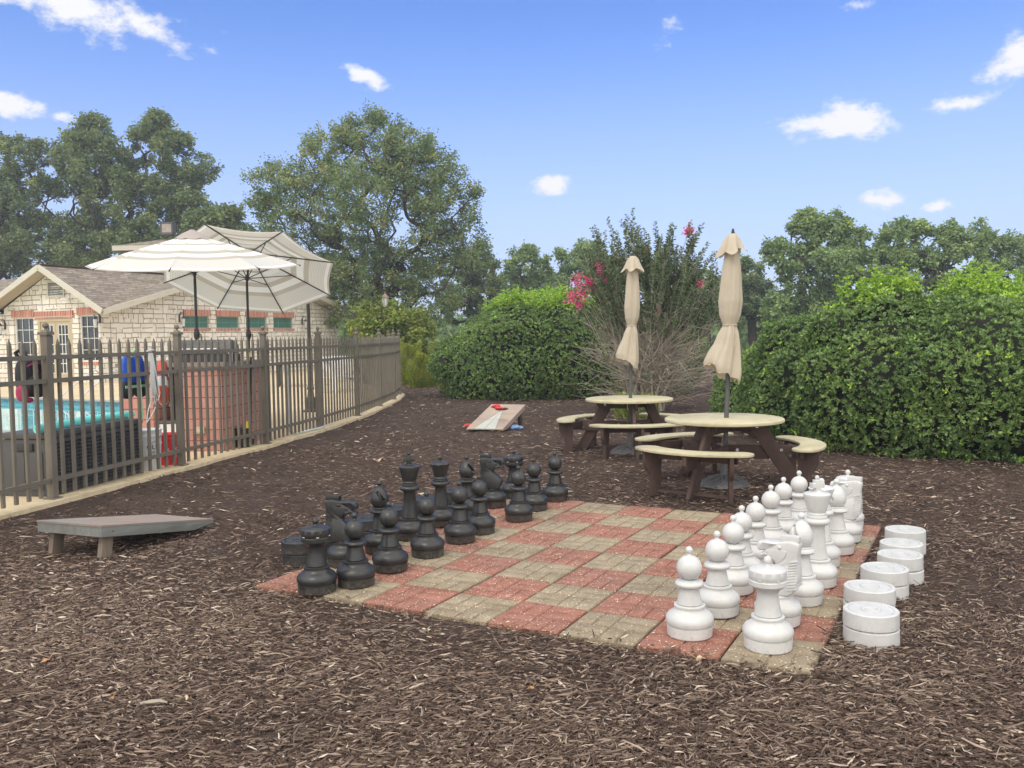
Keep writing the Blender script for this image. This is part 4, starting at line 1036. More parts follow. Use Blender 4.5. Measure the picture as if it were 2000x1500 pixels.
b = MB(); blob(b, (-.11, -.005, zb_+hh*.22), .105, .052, hh*.22); blob(b, (.11, -.005, zb_+hh*.22), .105, .052, hh*.22); b.build('side_panel', M['blackcloth'], lv)
b = MB(); b.box((0, -.056, zb_+hh*.28), (.42, .008, .028)); b.tube([(.03, -.06, zb_+hh*.45), (.035, -.062, zb_+hh*.1), (.05, -.06, zb_-.18), (.03, -.05, zb_-.28)], .011, 6)
b.tube([(-.14, -.05, zb_+hh*.2), (-.13, -.05, zb_-.08), (-.15, -.04, zb_-.2)], .009, 6); b.tube([(-.02, 0, zt_-.02), (0, -.02, zt_+.05), (.08, 0, zt_+.04), (.10, .02, zt_-.02)], .014, 6); b.build('strap', M['greenstrap'], lv)
# rope hank
rp = hang(297, -.02, 0, 'hank of white rope looped over the fence rail between life vest and lifebuoy', 'rope', 'rope')
zt2 = zat(297, 690, rp.location); zb2 = zat(297, 792, rp.location); b = MB()
for k in range(7):
    x = (k-3)*.012; zz = zb2+.04*(k % 4)+.02*random.random(); sw = .05*random.random()+.01
    b.tube([(x, -.03, zt2+.03), (x*.8, -.055, zt2-.10), (x*1.1, -.055, (zt2+zb2)/2), (x*1.6+sw*.3, -.05, zz+.05), (x*1.6+sw, -.045, zz), (x*1.6+sw*1.7, -.045, zz+.05), (x*1.2+sw, -.05, (zt2+zb2)/2), (x+.004, -.04, zt2)], .0042, 6)
b.tube([(-.06, -.03, zt2+.02), (0, -.05, zt2+.04), (.08, -.03, zt2+.03), (.02, 0, zt2+.055), (-.06, -.03, zt2+.02)], .009, 6)
b.tube([(.0, -.04, zb2+.1), (-.08, -.04, zb2-.05), (-.12, -.04, zb2-.18), (.02, -.03, zb2-.08), (.07, -.03, zb2-.02)], .006, 6)
b.build('rope_strands', M['rope'], rp)
# lifebuoy
lb = hang(325, -.16, 0, 'red and white lifebuoy ring hanging on the fence near the post', 'lifebuoy', 'lifebuoy')
zc = (zat(325, 704, lb.location)+zat(325, 790, lb.location))/2; rr = (zat(325, 704, lb.location)-zat(325, 790, lb.location))/2-.04
rot_ = rotz(.55)
for part, (a0, a1s, mt) in {'ring': (0, [(0.1, 1.25), (1.67, 2.8), (3.25, 4.4), (4.8, 5.95)], 'orange_ring'), 'band': (0, [(-.33, .1), (1.25, 1.67), (2.8, 3.25), (4.4, 4.8)], 'white_pl')}.items():
    for (s0, s1) in a1s:
        pts = [rot_@Vector((rr*.72*math.cos(s0+(s1-s0)*k/10), 0, rr*math.sin(s0+(s1-s0)*k/10)))+Vector((0, 0, zc)) for k in range(11)]
        MB().tube(pts, .052, 14).build(part, M[mt], lb)
b = MB(); b.tube([rot_@Vector((.19, -.05, .1))+Vector((0, 0, zc)), rot_@Vector((.05, -.1, -.05))+Vector((0, 0, zc)), rot_@Vector((-.10, -.08, -rr))+Vector((0, 0, zc)), rot_@Vector((.0, -.06, -rr-.06))+Vector((0, 0, zc))], .008, 6); b.build('grab_line', M['rope'], lb)
# backpack
bp_ = hang(68, -.16, 0, 'black and pink backpack hung by its strap over the fence top rail', 'backpack', 'backpack')
zt3 = zat(70, 695, bp_.location); zb3 = zat(70, 786, bp_.location); hh = zt3-zb3
b = MB(); blob(b, (.03, 0, zb3+hh*.55), .155, .085, hh*.44, pw=2.8); blob(b, (.02, -.07, zb3+hh*.36), .12, .05, hh*.26); blob(b, (.10, .0, zb3+hh*.86), .09, .06, hh*.14); b.build('body', M['blackcloth'], bp_)
b = MB(); blob(b, (-.10, -.01, zb3+hh*.22), .035, .06, hh*.18); blob(b, (-.06, -.03, zb3+hh*.06), .05, .04, hh*.06); b.build('side_pocket', M['pink'], bp_)
b = MB(); b.tube([(-.10, -.075, zb3+hh*.78), (-.02, -.09, zb3+hh*.86), (.10, -.09, zb3+hh*.82), (.17, -.07, zb3+hh*.66), (.185, -.06, zb3+hh*.4)], .007, 6)
b.tube([(-.02, -.09, zb3+hh*.86), (.0, -.1, zb3+hh*.65)], .008, 6); b.build('piping', M['pink'], bp_)
b = MB()
for dx in (0, .018): b.tube([(.06+dx, .05, zt3-.08), (.07+dx, .10, zt3+.03), (.07+dx, .15, zt3+.055), (.05+dx, .18, zt3+.03), (.05+dx, .16, zt3-.01)], .013, 8)
b.build('shoulder_strap', M['blackcloth'], bp_)
# electrical conduit on the fence
p0 = fence_at(566, -.07); p1 = fence_at(568, -.07); za, zb_ = zat(566, 726, p0), zat(568, 852, p1)
p2 = fence_at(634, .07)
cd = empty('electrical_conduit', (p0.x, p0.y, 0), 0, 'white electrical conduit with small junction box running down the fence onto the curb', 'conduit')
MB().tube([(0, 0, DZ+.09), (0, 0, za)], .017, 10).tube([(0, 0, DZ+.09), (.015, .05, DZ+.035), (.06, .12, DZ+.025), tuple(p2-Vector((p0.x, p0.y, 0))+Vector((0, 0, DZ+.025)))], .017, 10).build('pipe', simple('pvc_grey', (.50, .54, .55), .5), cd)
MB().box((0, 0, za+.05), (.07, .06, .13)).build('junction_box', simple('box_grey', (.42, .50, .46), .5), cd, bevel=.006)
# lamp posts
def lamp_post(loc, label, mat, hgt=2.95):
    t = empty('lamp_post', loc, .3, label, 'lamp post', 'garden lamp posts')
    MB().lathe([(.15, 0), (.15, .03), (.10, .06), (.085, .12), (.105, .18), (.105, .22), (.07, .30), (.055, .42), (.075, .46), (.05, .52), (.035, .60), (.032, hgt-.62), (.05, hgt-.60), (.05, hgt-.56), (.03, hgt-.53), (.03, hgt-.47), (.07, hgt-.46), (.07, hgt-.445)], 20).build('post', mat, t)
    MB().lathe([(.075, hgt-.44), (.115, hgt-.15)], 6, smooth=False).build('lantern_glass', M['lampglass'], t)
    b = MB()
    for k in range(6):
        a = k*PI/3; b.beam((.078*math.cos(a), .078*math.sin(a), hgt-.445), (.118*math.cos(a), .118*math.sin(a), hgt-.145), .012, .012)
    b.build('lantern_frame', mat, t)
    MB().lathe([(.15, hgt-.15), (.15, hgt-.13), (.09, hgt-.07), (.035, hgt-.02), (.02, hgt), (.012, hgt+.01), (.018, hgt+.03), (.004, hgt+.06)], 6, smooth=False).build('lantern_roof', simple('copper_brown', (.24, .15, .12), .5), t)
    return t
q_ = gp(756, 745, 0); lamp_post((q_.x, q_.y, -.02), 'tan lamp post with glass lantern rising behind the far end of the fence', M['lamp_paint'], 3.0)
q_ = at(608, 807, 17.3); lamp_post((q_.x, q_.y, DZ), 'dark lamp post with ornate cast base, its lantern hidden behind the tilted umbrella', M['iron'], 2.75)

# ---------------------------------------------------------------- open striped umbrellas
def open_umbrella(loc, rim_r, rim_z, cone_h, label, tilt_dir=0., tilt=0., spin=0., lean=(0, 0)):
    t = empty('patio_umbrella', loc, 0, label, 'umbrella', 'open striped umbrellas on the pool deck')
    piv = Vector((lean[0], lean[1], rim_z-.18)); ax = Vector((-math.sin(tilt_dir), math.cos(tilt_dir), 0))
    Rt = Matrix.Rotation(tilt, 3, Vector((math.cos(tilt_dir+PI/2), math.sin(tilt_dir+PI/2), 0)))
    T = lambda p: Rt@(Vector(p)-Vector((0, 0, rim_z-.18)))+piv
    V = []; F = []; U = []
    nr = 14; ns = 8
    def pt(k, s, r):   # segment k, position s in 0..1, radius fraction r
        a0 = spin+2*PI*k/8; a1 = a0+2*PI/8
        z = lambda rr: rim_z+cone_h*(1-rr)**.94
        A = Vector((math.cos(a0), math.sin(a0), 0))*rim_r*r; B = Vector((math.cos(a1), math.sin(a1), 0))*rim_r*r
        p = A.lerp(B, s); sag = 4*s*(1-s); p = p*(1-.035*sag*r**2); p.z = z(r)-.035*sag*r*(1-.2*r)
        return T(p)
    b = MB()
    for k in range(8):
        base = len(b.v); vs = [pt(k, s/ns, max(.012, r/nr)) for r in range(nr+1) for s in range(ns+1)]
        fs = [(r*(ns+1)+s, r*(ns+1)+s+1, (r+1)*(ns+1)+s+1, (r+1)*(ns+1)+s) for r in range(nr) for s in range(ns)]
        b.add(vs, fs, True)
    cpy = b.build('canopy', M['stripe'], t, fix=False)
    uv = cpy.data.uv_layers.new(name='UVMap'); per = (nr+1)*(ns+1)
    for p in cpy.data.polygons:
        for li in p.loop_indices:
            vi = cpy.data.loops[li].vertex_index % per; uv.data[li].uv = ((vi//(ns+1))/nr*.999, (vi % (ns+1))/ns)
    b = MB(); pr = [(.03, rim_z+cone_h+.06), (.05, rim_z+cone_h+.045), (rim_r*.10, rim_z+cone_h*.93+.03), (rim_r*.165, rim_z+cone_h*.85+.014)]
    n = 32; vs = [T((r*math.cos(2*PI*k/n), r*math.sin(2*PI*k/n), z-(.018*abs(math.sin(4*2*PI*k/n/1)) if i == 3 else 0))) for i, (r, z) in enumerate(pr) for k in range(n)]
    b.add(vs, [(i*n+k, i*n+(k+1) % n, (i+1)*n+(k+1) % n, (i+1)*n+k) for i in range(3) for k in range(n)], True); b.build('vent_cap', M['ventcloth'], cpy, fix=False)
    f = MB(); fp = [T((0, 0, rim_z+cone_h+.03)), T((0, 0, rim_z+cone_h+.10))]; f.tube(fp, [.035, .015], 10); f.build('finial', M['dark_metal'], t)
    for k in range(8):
        a = spin+2*PI*k/8; d = Vector((math.cos(a), math.sin(a), 0))
        rb_ = MB().tube([T(d*.03+Vector((0, 0, rim_z+cone_h-.035))), T(d*rim_r*.55+Vector((0, 0, rim_z+cone_h*.47-.022))), T(d*rim_r*1.005+Vector((0, 0, rim_z-.006)))], .011, 6).build('rib', M['dark_metal'], t)
        MB().tube([T(d*.03+Vector((0, 0, rim_z-.10))), T(d*rim_r*.5+Vector((0, 0, rim_z+cone_h*.52-.04)))], .008, 6).build('strut', M['dark_metal'], rb_)
    MB().tube([T((0, 0, rim_z-.14)), T((0, 0, rim_z-.05))], .032, 12).build('runner', M['dark_metal'], t)
    MB().tube([(0, 0, 0), (piv.x, piv.y, piv.z-.02)], .021, 14).build('pole', M['dark_metal'], t)
    MB().tube([(piv.x, piv.y, piv.z-.02), T((0, 0, rim_z+cone_h+.02))], .019, 12).build('upper_pole', M['dark_metal'], t)
    c = MB(); c.tube([(0, 0, 1.44), (0, 0, 1.49), (0, 0, 1.56), (0, 0, 1.62)], [.022, .045, .045, .022], 12); c.tube([(.03, -.02, 1.53), (.08, -.05, 1.53), (.085, -.05, 1.43)], .010, 6); c.build('crank', M['dark_metal'], t)
    MB().lathe([(.26, 0), (.26, .03), (.24, .05), (.06, .07), (.035, .10), (.035, .30)], 28).build('base', M['grey_metal'], t)
    return t
YA, YB = 13.3, 14.9
la = at(386, 700, YA); ra = 201*YA/FPX
open_umbrella((la.x, YA, DZ), ra, at(384, 519, YA).z-DZ, at(382, 466, YA).z-at(384, 519, YA).z+.07, 'level open umbrella with grey and white striped canopy, nearer the clubhouse gable', tilt_dir=R(-82), tilt=R(7.0), spin=R(8))
lb_ = at(487, 700, YB)
open_umbrella((lb_.x, YB, DZ), 1.52, at(487, 530, YB).z-DZ, .42, 'tilted open umbrella showing the beige striped underside of its canopy and black ribs', tilt_dir=R(93), tilt=R(26), spin=R(36.5))

# ---------------------------------------------------------------- round picnic tables with curved benches
def arc_slab(r0, r1, a0, a1, z0, z1, n=28):
    b = MB(); rm, hw = (r0+r1)/2, (r1-r0)/2; outl = []
    for k in range(n+1): a = a0+(a1-a0)*k/n; outl.append((r1*math.cos(a), r1*math.sin(a)))
    for k in range(1, 8): t = PI*k/8; outl.append(((rm+hw*math.cos(t))*math.cos(a1)-hw*math.sin(t)*math.sin(a1), (rm+hw*math.cos(t))*math.sin(a1)+hw*math.sin(t)*math.cos(a1)))
    for k in range(n+1): a = a1+(a0-a1)*k/n; outl.append((r0*math.cos(a), r0*math.sin(a)))
    for k in range(1, 8): t = PI*k/8; outl.append(((rm-hw*math.cos(t))*math.cos(a0)+hw*math.sin(t)*math.sin(a0), (rm-hw*math.cos(t))*math.sin(a0)-hw*math.sin(t)*math.cos(a0)))
    m = len(outl); e = .008
    def ring(z, k): 
        cx = sum(p[0] for p in outl)/m; return [(p[0], p[1], z) for p in outl]
    vs = ring(z0, 0)+ring(z1, 0); fs = [tuple(reversed(range(m))), tuple(range(m, 2*m))]+[(i, (i+1) % m, (i+1) % m+m, i+m) for i in range(m)]
    b.add(vs, fs); return b
def picnic_table(loc, rz_, rt, zt, zb, label):
    t = empty('picnic_table', loc, rz_, label, 'picnic table', 'round picnic tables')
    MB().lathe([(rt-.012, zt-.034), (rt-.002, zt-.028), (rt, zt-.018), (rt-.003, zt-.006), (rt-.012, zt), (.03, zt), (.024, zt)], 72).build('tabletop', M['table_top'], t)
    for k in range(3):
        a = -PI/2+k*2*PI/3; c_, s_ = math.cos(a), math.sin(a)
        def fr(p): return Vector((p[0]*c_-p[1]*s_, p[0]*s_+p[1]*c_, p[2]))
        arc_slab(.68, .91, a-.60, a+.60, zb-.024, zb).build('bench', M['table_top'], t, bevel=.008)
        lg = MB(); lg.prism([(.20, zt-.045), (.36, zt-.045), (.76, -.02), (.60, -.02)], -.018, .018, fr); lg.build('leg', M['table_frame'], t, bevel=.003)
        bm_ = MB()
        bm_.prism([(.02, zb-.16), (.85, zb-.16), (.89, zb-.11), (.89, zb-.030), (.02, zb-.030)], .020, .056, fr); bm_.prism([(.02, zt-.13), (.40, zt-.13), (.44, zt-.04), (.02, zt-.04)], .020, .052, fr)
        be = bm_.build('beam', M['table_frame'], t, bevel=.002)
        for (x, z) in ((.12, zb-.07), (.16, zb-.12), (.52, zb-.07), (.60, zb-.12), (.30, zt-.08)):
            MB().tube([fr((x, .056, z)), fr((x, .063, z))], .015, 10).build('bolt', M['steel'], be)
            MB().tube([fr((x, -.018, z)), fr((x, -.025, z))], .015, 10).build('bolt', M['steel'], be)
        for sgn in (-1, 1):
            aa = a+sgn*.50; ca, sa = math.cos(aa), math.sin(aa)
            def f2(p, ca=ca, sa=sa): return Vector((p[0]*ca-p[1]*sa, p[0]*sa+p[1]*ca, p[2]))
            MB().prism([(.70, zb-.026), (.885, zb-.026), (.88, zb-.14), (.85, zb-.20), (.815, zb-.235), (.815, -.03), (.71, -.03)], -.018, .018, f2).build('bench_leg', M['table_frame'], t, bevel=.003)
        MB().beam(Vector((.76*math.cos(a-.56), .76*math.sin(a-.56), .012)), Vector((.76*math.cos(a+.56), .76*math.sin(a+.56), .012)), .035, .02).build('foot_bar', M['table_frame'], t)
        p_ = Vector((.76*math.cos(a-.58), .76*math.sin(a-.58), zb-.07)); q_ = Vector((.76*math.cos(a+.58), .76*math.sin(a+.58), zb-.07))
        MB().beam(p_, q_, .032, .06).build('bench_rail', M['table_frame'], t)
    return t
T1 = Vector((1.46, 10.95, 0)); T2 = Vector((1.985, 8.22, 0))
T1.z = ground_z(T1.x, T1.y); T2.z = ground_z(T2.x, T2.y)
picnic_table(T1, R(0), .545, .685, .425, 'farther round picnic table with tan top and curved benches in front of the bare shrub')
picnic_table(T2, R(-38), .55, .635, .405, 'nearer round picnic table with stained tan top and curved benches beside the big hedge')
def closed_umbrella(loc, ztop, ztie, zlow, label, seed, pole_r=.022, lean=(0, 0), wid=1.):
    rs = random.Random(seed)
    t = empty('closed_umbrella', loc, 0, label, 'umbrella', 'closed beige umbrellas standing through the picnic tables')
    X = lambda z: Vector((lean[0]*z/ztop, lean[1]*z/ztop, z))
    MB().tube([X(0), X(ztop*.5), X(ztop-.03)], pole_r, 14).build('pole', M['grey_metal'], t)
    n = 112; zs = [ztop-.05, ztop-.16, ztop-.35, ztop-.60, ztie+.22, ztie+.09, ztie+.02, ztie, ztie-.02, ztie-.08, ztie-.2, ztie-.33, ztie-.46, (ztie+zlow)/2-.16, zlow]
    rad = [.055, .078, .105, .128, .130, .112, .080, .070, .078, .108, .142, .170, .188, .194, .186]
    amp = [.10, .20, .22, .22, .22, .20, .16, .10, .20, .30, .34, .36, .36, .34, .30]
    zs = np.interp(np.linspace(0, 14, 60), range(15), sorted(zs, reverse=True)); rad = np.interp(np.linspace(0, 14, 60), range(15), rad)*wid; amp = np.interp(np.linspace(0, 14, 60), range(15), amp)
    ph = [rs.uniform(-.25, .25) for _ in range(8)]; vs = []
    for i, (z, r, am) in enumerate(zip(zs, rad, amp)):
        for k in range(n):
            th = 2*PI*k/n; tw = th+.35*(ztop-z)+.12*math.sin(3*z+seed)
            f = math.cos(4*tw+ph[int(k*8/n) % 8]*0+seed); f2 = math.cos(9*tw+2*seed+z*2)
            rr = r*(1-am*.9*(.5-.5*f)**1.5+am*.18*f2)
            below = max(0, (ztie-z)/(ztie-zlow))
            x = rr*math.cos(th)*(.86)-.055*below*wid; y = rr*math.sin(th)*.8
            zz = z
            if below > .35:    # the hem rises towards the left corner and drops at the folds
                g_ = (below-.35)/.65; zz += g_*(.5-.5*math.cos(th-.2))**1.3*.19*(1.2-.35*g_) - g_*.03*max(0, math.cos(4*tw+seed))
            vs.append(X(zz)+Vector((x, y, 0)))
    m = len(zs); b = MB(); b.add(vs, [(i*n+k, i*n+(k+1) % n, (i+1)*n+(k+1) % n, (i+1)*n+k) for i in range(m-1) for k in range(n)], True)
    # inner folds seen from below
    vs2 = []
    for i in range(4):
        for k in range(n):
            p = Vector(vs[(m-1)*n+k]); c_ = X(zlow); q = c_.lerp(p, [1, .80, .60, .42][i]); q.z = p.z+[0, .05, .015, .08][i]+.02*math.sin(7*2*PI*k/n); vs2.append(q)
    b.add(vs2, [(i*n+k, (i+1)*n+k, (i+1)*n+(k+1) % n, i*n+(k+1) % n) for i in range(3) for k in range(n)], True)
    cp = b.build('canopy', M['canvas'], t, fix=False)
    tie = MB(); ring = [X(ztie)+Vector((math.cos(2*PI*k/24)*.064*wid-.0, math.sin(2*PI*k/24)*.056*wid, 0)) for k in range(25)]; tie.tube(ring, .006, 6)
    tie.tube([X(ztie)+Vector((.01, -.06*wid, 0)), X(ztie-.08)+Vector((.015, -.085, 0)), X(ztie-.2)+Vector((.02, -.11, 0))], .004, 6); tie.build('tie_strap', M['canvas'], cp)
    vs = []; nn_ = 96; pr = [(.016, ztop), (.040, ztop-.008), (.070, ztop-.045), (.100, ztop-.125), (.130, ztop-.180)]
    for i, (r, z) in enumerate(pr):
        for k in range(nn_):
            th = 2*PI*k/nn_; am = i/4*.20; rr = r*(1+am*math.cos(5*th+seed*1.7)+am*.4*math.cos(8*th+seed)); vs.append(X(z)+Vector((rr*math.cos(th)+.012*i/4*math.sin(seed), rr*math.sin(th), -.022*(i/4)*math.cos(5*th+seed*1.7)+(.03 if i == 4 and seed == 5 else 0)*math.cos(th))))
    b = MB(); b.add(vs, [(i*nn_+k, i*nn_+(k+1) % nn_, (i+1)*nn_+(k+1) % nn_, (i+1)*nn_+k) for i in range(4) for k in range(nn_)], True); b.build('vent_cap', M['canvas'], cp, fix=False)
    MB().lathe([(.012, ztop-.02), (.018, ztop), (.014, ztop+.02), (.008, ztop+.045)], 10, (lean[0], lean[1], 0)).build('finial', M['dark_metal'], t)
    b = MB(); b.lathe([(.245, 0), (.24, .012), (.20, .045), (.10, .075), (.05, .09), (.032, .11), (.030, .30), (.026, .31)], 32)
    for k in range(12): a = 2*PI*k/12; b.tube([(.24*math.cos(a), .24*math.sin(a), .012), (.15*math.cos(a+.35), .15*math.sin(a+.35), .066), (.05*math.cos(a+.6), .05*math.sin(a+.6), .096)], .010, 6)
    for k in range(12): a = 2*PI*k/12; b.tube([(.24*math.cos(a), .24*math.sin(a), .012), (.15*math.cos(a-.35), .15*math.sin(a-.35), .066), (.05*math.cos(a-.6), .05*math.sin(a-.6), .096)], .010, 6)
    b.build('base', M['grey_metal'], t); return t
def ztop_at(px, py, T): return at(px, py, T.y).z-T.z
closed_umbrella(T1, ztop_at(1236, 500, T1), ztop_at(1236, 636, T1), ztop_at(1222, 718, T1), 'farther closed beige umbrella, smaller in view, rising in front of the flowering shrub', 2, lean=(.06, 0), wid=.98)
closed_umbrella(T2, ztop_at(1432, 456, T2), ztop_at(1420, 635, T2), ztop_at(1412, 742, T2), 'nearer closed beige umbrella, taller in view, leaning slightly right before the big hedge', 5, lean=(.09, 0), wid=1.02)

# ---------------------------------------------------------------- bean bag toss boards
def toss_board(P, u, W, Lb, zlow, zhigh, th, top, side, leg, label, legs=True, hole=True, wedge=None):
    """P near high corner on the ground, u ground direction from high to low end"""
    u = Vector((*u, 0)).normalized(); v = Vector((-u.y, u.x, 0))
    t = empty('toss_board', P, math.atan2(u.y, u.x), label, 'bean bag toss board', 'slanted bean bag toss boards')
    sl = (zhigh-zlow)/Lb
    ztop = lambda x: zhigh-sl*x
    # board with a round hole
    n = 28; hx, hy, hr = .23*1.0, W/2, .076
    bm = bmesh.new()
    def lay(z_off):
        o = [(0, 0), (Lb, 0), (Lb, W), (0, W)]; vs = [bm.verts.new((x, y, ztop(x)+z_off)) for x, y in o]
        hs = [] if not hole else [bm.verts.new((hx+hr*math.cos(2*PI*k/n), hy+hr*math.sin(2*PI*k/n), ztop(hx+hr*math.cos(2*PI*k/n))+z_off)) for k in range(n)]
        es = [bm.edges.new((vs[i], vs[(i+1) % 4])) for i in range(4)]+([bm.edges.new((hs[i], hs[(i+1) % n])) for i in range(n)] if hole else [])
        bmesh.ops.triangle_fill(bm, edges=es, use_beauty=True); return vs, hs
    v1, h1 = lay(0); v2, h2 = lay(-.014)
    for i in range(4): bm.faces.new((v1[i], v1[(i+1) % 4], v2[(i+1) % 4], v2[i]))
    for i in range(n if hole else 0): bm.faces.new((h1[i], h1[(i+1) % n], h2[(i+1) % n], h2[i]))
    bmesh.ops.recalc_face_normals(bm, faces=bm.faces)
    me = bpy.data.meshes.new('board'); bm.to_mesh(me); bm.free(); me.materials.append(top); o = bpy.data.objects.new('board', me); COL.objects.link(o); o.parent = t
    e = .02
    side_poly = [(0.004, ztop(0)-.0145), (Lb-.004, ztop(Lb)-.0145), (Lb-.004, max(.002, ztop(Lb)-.03)), (Lb*.80, max(.0, ztop(Lb*.80)-th)), (0.004, ztop(0)-th)]
    for y0, y1 in ((.002, .02), (W-.02, W-.002)): MB().prism(side_poly, y0, y1).build('side_rail', side, t, bevel=.0015)
    MB().prism([(.0045, ztop(0)-.0145), (.024, ztop(.024)-.0145), (.024, ztop(.024)-th), (.0045, ztop(0)-th)], .021, W-.021).build('end_rail', side, t)
    for y0 in (.05, W-.05-.04): MB().prism([(.07, ztop(.07)-th*.55), (.16, ztop(.16)-th*.55), (.125, -.03), (.03, -.03)], y0, y0+.04).build('leg', leg, t, bevel=.002)
    MB().tube([(.10, -.004, ztop(.1)-th*.5), (.10, .002, ztop(.1)-th*.5)], .006, 8).build('bolt', M['steel'], t)
    if wedge:
        b = MB(); f = lambda x, y: (x, y, ztop(x)+.0015)
        b.add([f(hx+hr+.03, hy-.015), f(hx+hr+.03, hy+.015), f(Lb-.003, W-.12), f(Lb-.003, .12)], [(0, 1, 2, 3)]); b.build('painted_wedge', wedge, t, fix=False)
        for y_, yy in ((-.015, .12), (.015, W-.12), (0, hy)):
            b = MB(); p, q = Vector(f(hx+hr+.02, hy+y_)), Vector(f(Lb-.003, yy)); d = (q-p).normalized(); s_ = Vector((-d.y, d.x, 0))*.004
            b.add([p-s_+Vector((0, 0, .001)), q-s_+Vector((0, 0, .001)), q+s_+Vector((0, 0, .001)), p+s_+Vector((0, 0, .001))], [(0, 1, 2, 3)]); b.build('painted_line', M['leg_wood'], t, fix=False)
    return t
toss_board(Vector((-2.82, 5.93, MZ+.005)), (.37, .93), .60, 1.12, .085, .262, .082, M['ply_top'], M['grey_wood'], M['leg_wood'], 'weathered grey bean bag toss board with brown top in the left foreground near the fence', hole=False)
h2_ = gp(960, 788.5, .33); l2_ = gp(911, 836.5, .03); dd = l2_-h2_; Lb2 = Vector((dd.x, dd.y, 0)).length
tb2 = toss_board(Vector((h2_.x, h2_.y, MZ+.005)), (dd.x, dd.y), -.0 or .61, Lb2, .05, .345, .085, M['tan_board'], M['tan_board'], M['table_frame'], 'tan bean bag toss board with pale painted wedge below its hole near the rounded hedge', wedge=M['pale_board'])
def bean_bag(loc, rz_, mat, label, sx=.07, sy=.07, sz=.024, tilt=0):
    b = MB(); n = 24; m = 10; vs = []
    for i in range(m+1):
        ph = -PI/2+PI*i/m
        for k in range(n):
            t_ = 2*PI*k/n; f = lambda v, p=3.2: math.copysign(abs(v)**(2/p), v)
            q = 1+.12*math.sin(2*t_+loc[0]*9)
            p = Vector((sx*f(math.cos(ph))*f(math.cos(t_))*q, sy*f(math.cos(ph))*f(math.sin(t_)), sz*math.sin(ph)*(1+.4*math.sin(3*t_+loc[1]*7))))
            vs.append(p)
    b.add(vs, [(i*n+k, i*n+(k+1) % n, (i+1)*n+(k+1) % n, (i+1)*n+k) for i in range(m) for k in range(n)], True)
    o = b.build('bean_bag', mat, None, loc, rz_); o.rotation_euler[0] = tilt; return tag(o, label, 'bean bag', 'bean bags at the far toss board')
uu = Vector((dd.x, dd.y, 0)).normalized(); vv = Vector((-uu.y, uu.x, 0))
def onb(x, y, dz): 
    p = Vector((h2_.x, h2_.y, 0))+uu*x+vv*y; p.z = MZ+.005+.345-(.295)/Lb2*x+dz; return p
print('board2', Lb2, uu, vv)
for (px, py, mt, lab, zz) in ((968, 794, 'bag_red', 'upper red bean bag lying on the tan toss board beside its hole', .36), (975, 798, 'bag_red', 'lower red bean bag lying against the hole of the tan toss board', .335)):
    p = gp(px, py, zz); bean_bag(p, .4 if px < 970 else -.3, M[mt], lab, tilt=-.2)
bean_bag(gp(914, 831, .0), .3, M['bag_red'], 'red bean bag on the mulch at the low left corner of the tan toss board')
bean_bag(gp(1006, 835, .02), .5, M['bag_blue'], 'left blue bean bag on the mulch under the tan toss board', .075, .06, .035)
bean_bag(gp(1014, 836, .0), -.5, M['bag_blue'], 'right blue bean bag on the mulch beside the tan toss board', .06, .06, .028)

# ---------------------------------------------------------------- fallen leaves and bigger bits on the mulch
def fallen_leaf(px, py, size, mat, label, seed):
    rs = random.Random(seed); p = gp(px, py, -.01); p.z = ground_z(p.x, p.y)+.018; outl = []
    n = 14
    for k in range(n): a = 2*PI*k/n; r = size*(.55+.45*abs(math.cos(2.5*a))+rs.uniform(-.1, .1)); outl.append(Vector((r*math.cos(a), r*.6*math.sin(a), .22*size*math.sin(2*a+seed)+rs.uniform(0, .1)*size)))
    b = MB(); b.add([Vector((0, 0, .0))]+outl, [(0, 1+k, 1+(k+1) % n) for k in range(n)], True); b.tube([(size*.5, 0, 0), (size*1.0, .1*size, .01), (size*1.5, 0, .02)], .0012, 5)
    o = b.build('fallen_leaf', mat, None, p, rs.uniform(0, 6), fix=False); tag(o, label, 'leaf', 'fallen leaves on the mulch')
fallen_leaf(361, 917, .085, M['dry_leaf'], 'clump of orange-brown dry leaves at the foot of the fence post by the red bucket', 1)
fallen_leaf(197, 967, .06, M['pale_leaf'], 'pale dry leaf on the curb edge under the storage box', 2)
fallen_leaf(738, 897, .10, M['pale_leaf'], 'tan dry leaf on open mulch behind the black pieces', 3)
fallen_leaf(1371, 1287, .035, M['pale_leaf'], 'small curled tan leaf at the front edge of the board before the near white pawn', 4)
fallen_leaf(90, 1290, .03, M['dry_leaf'], 'small orange leaf in the left foreground mulch', 5)
fallen_leaf(1035, 1340, .022, M['dry_leaf'], 'tiny orange leaf in the middle of the foreground mulch', 6)
fallen_leaf(216, 1365, .02, M['dry_leaf'], 'tiny orange leaf in the left foreground below the small leaf', 7)
fallen_leaf(527, 868, .10, M['dry_leaf'], 'flat orange leaf at the third fence post from the right on the curb', 8)
def stick(px, py, ln, r, ang, mat, label):
    p = gp(px, py, 0); p.z = ground_z(p.x, p.y)+.02; d = Vector((math.cos(ang), math.sin(ang), 0))
    o = MB().tube([-d*ln/2, -d*ln*.1+Vector((0, 0, .004)), d*ln*.2+Vector((.002, .003, .006)), d*ln/2], [r*.5, r, r*.9, r*.4], 6).build('stick', mat, None, p); tag(o, label, 'stick', 'sticks lying on the mulch')
stick(300, 1371, .11, .010, .05, M['twig'], 'pale straight stick in the left foreground mulch')
stick(364, 1360, .055, .008, -1.2, M['pale_leaf'], 'short whitish splinter beside the pale stick in the left foreground')
stick(1480, 1386, .14, .005, -.25, M['leg_wood'], 'brown stick in front of the near right corner of the board')
stick(1160, 855, .5, .008, .1, M['twig'], 'thin pale stick behind the black pieces near the farther picnic table')

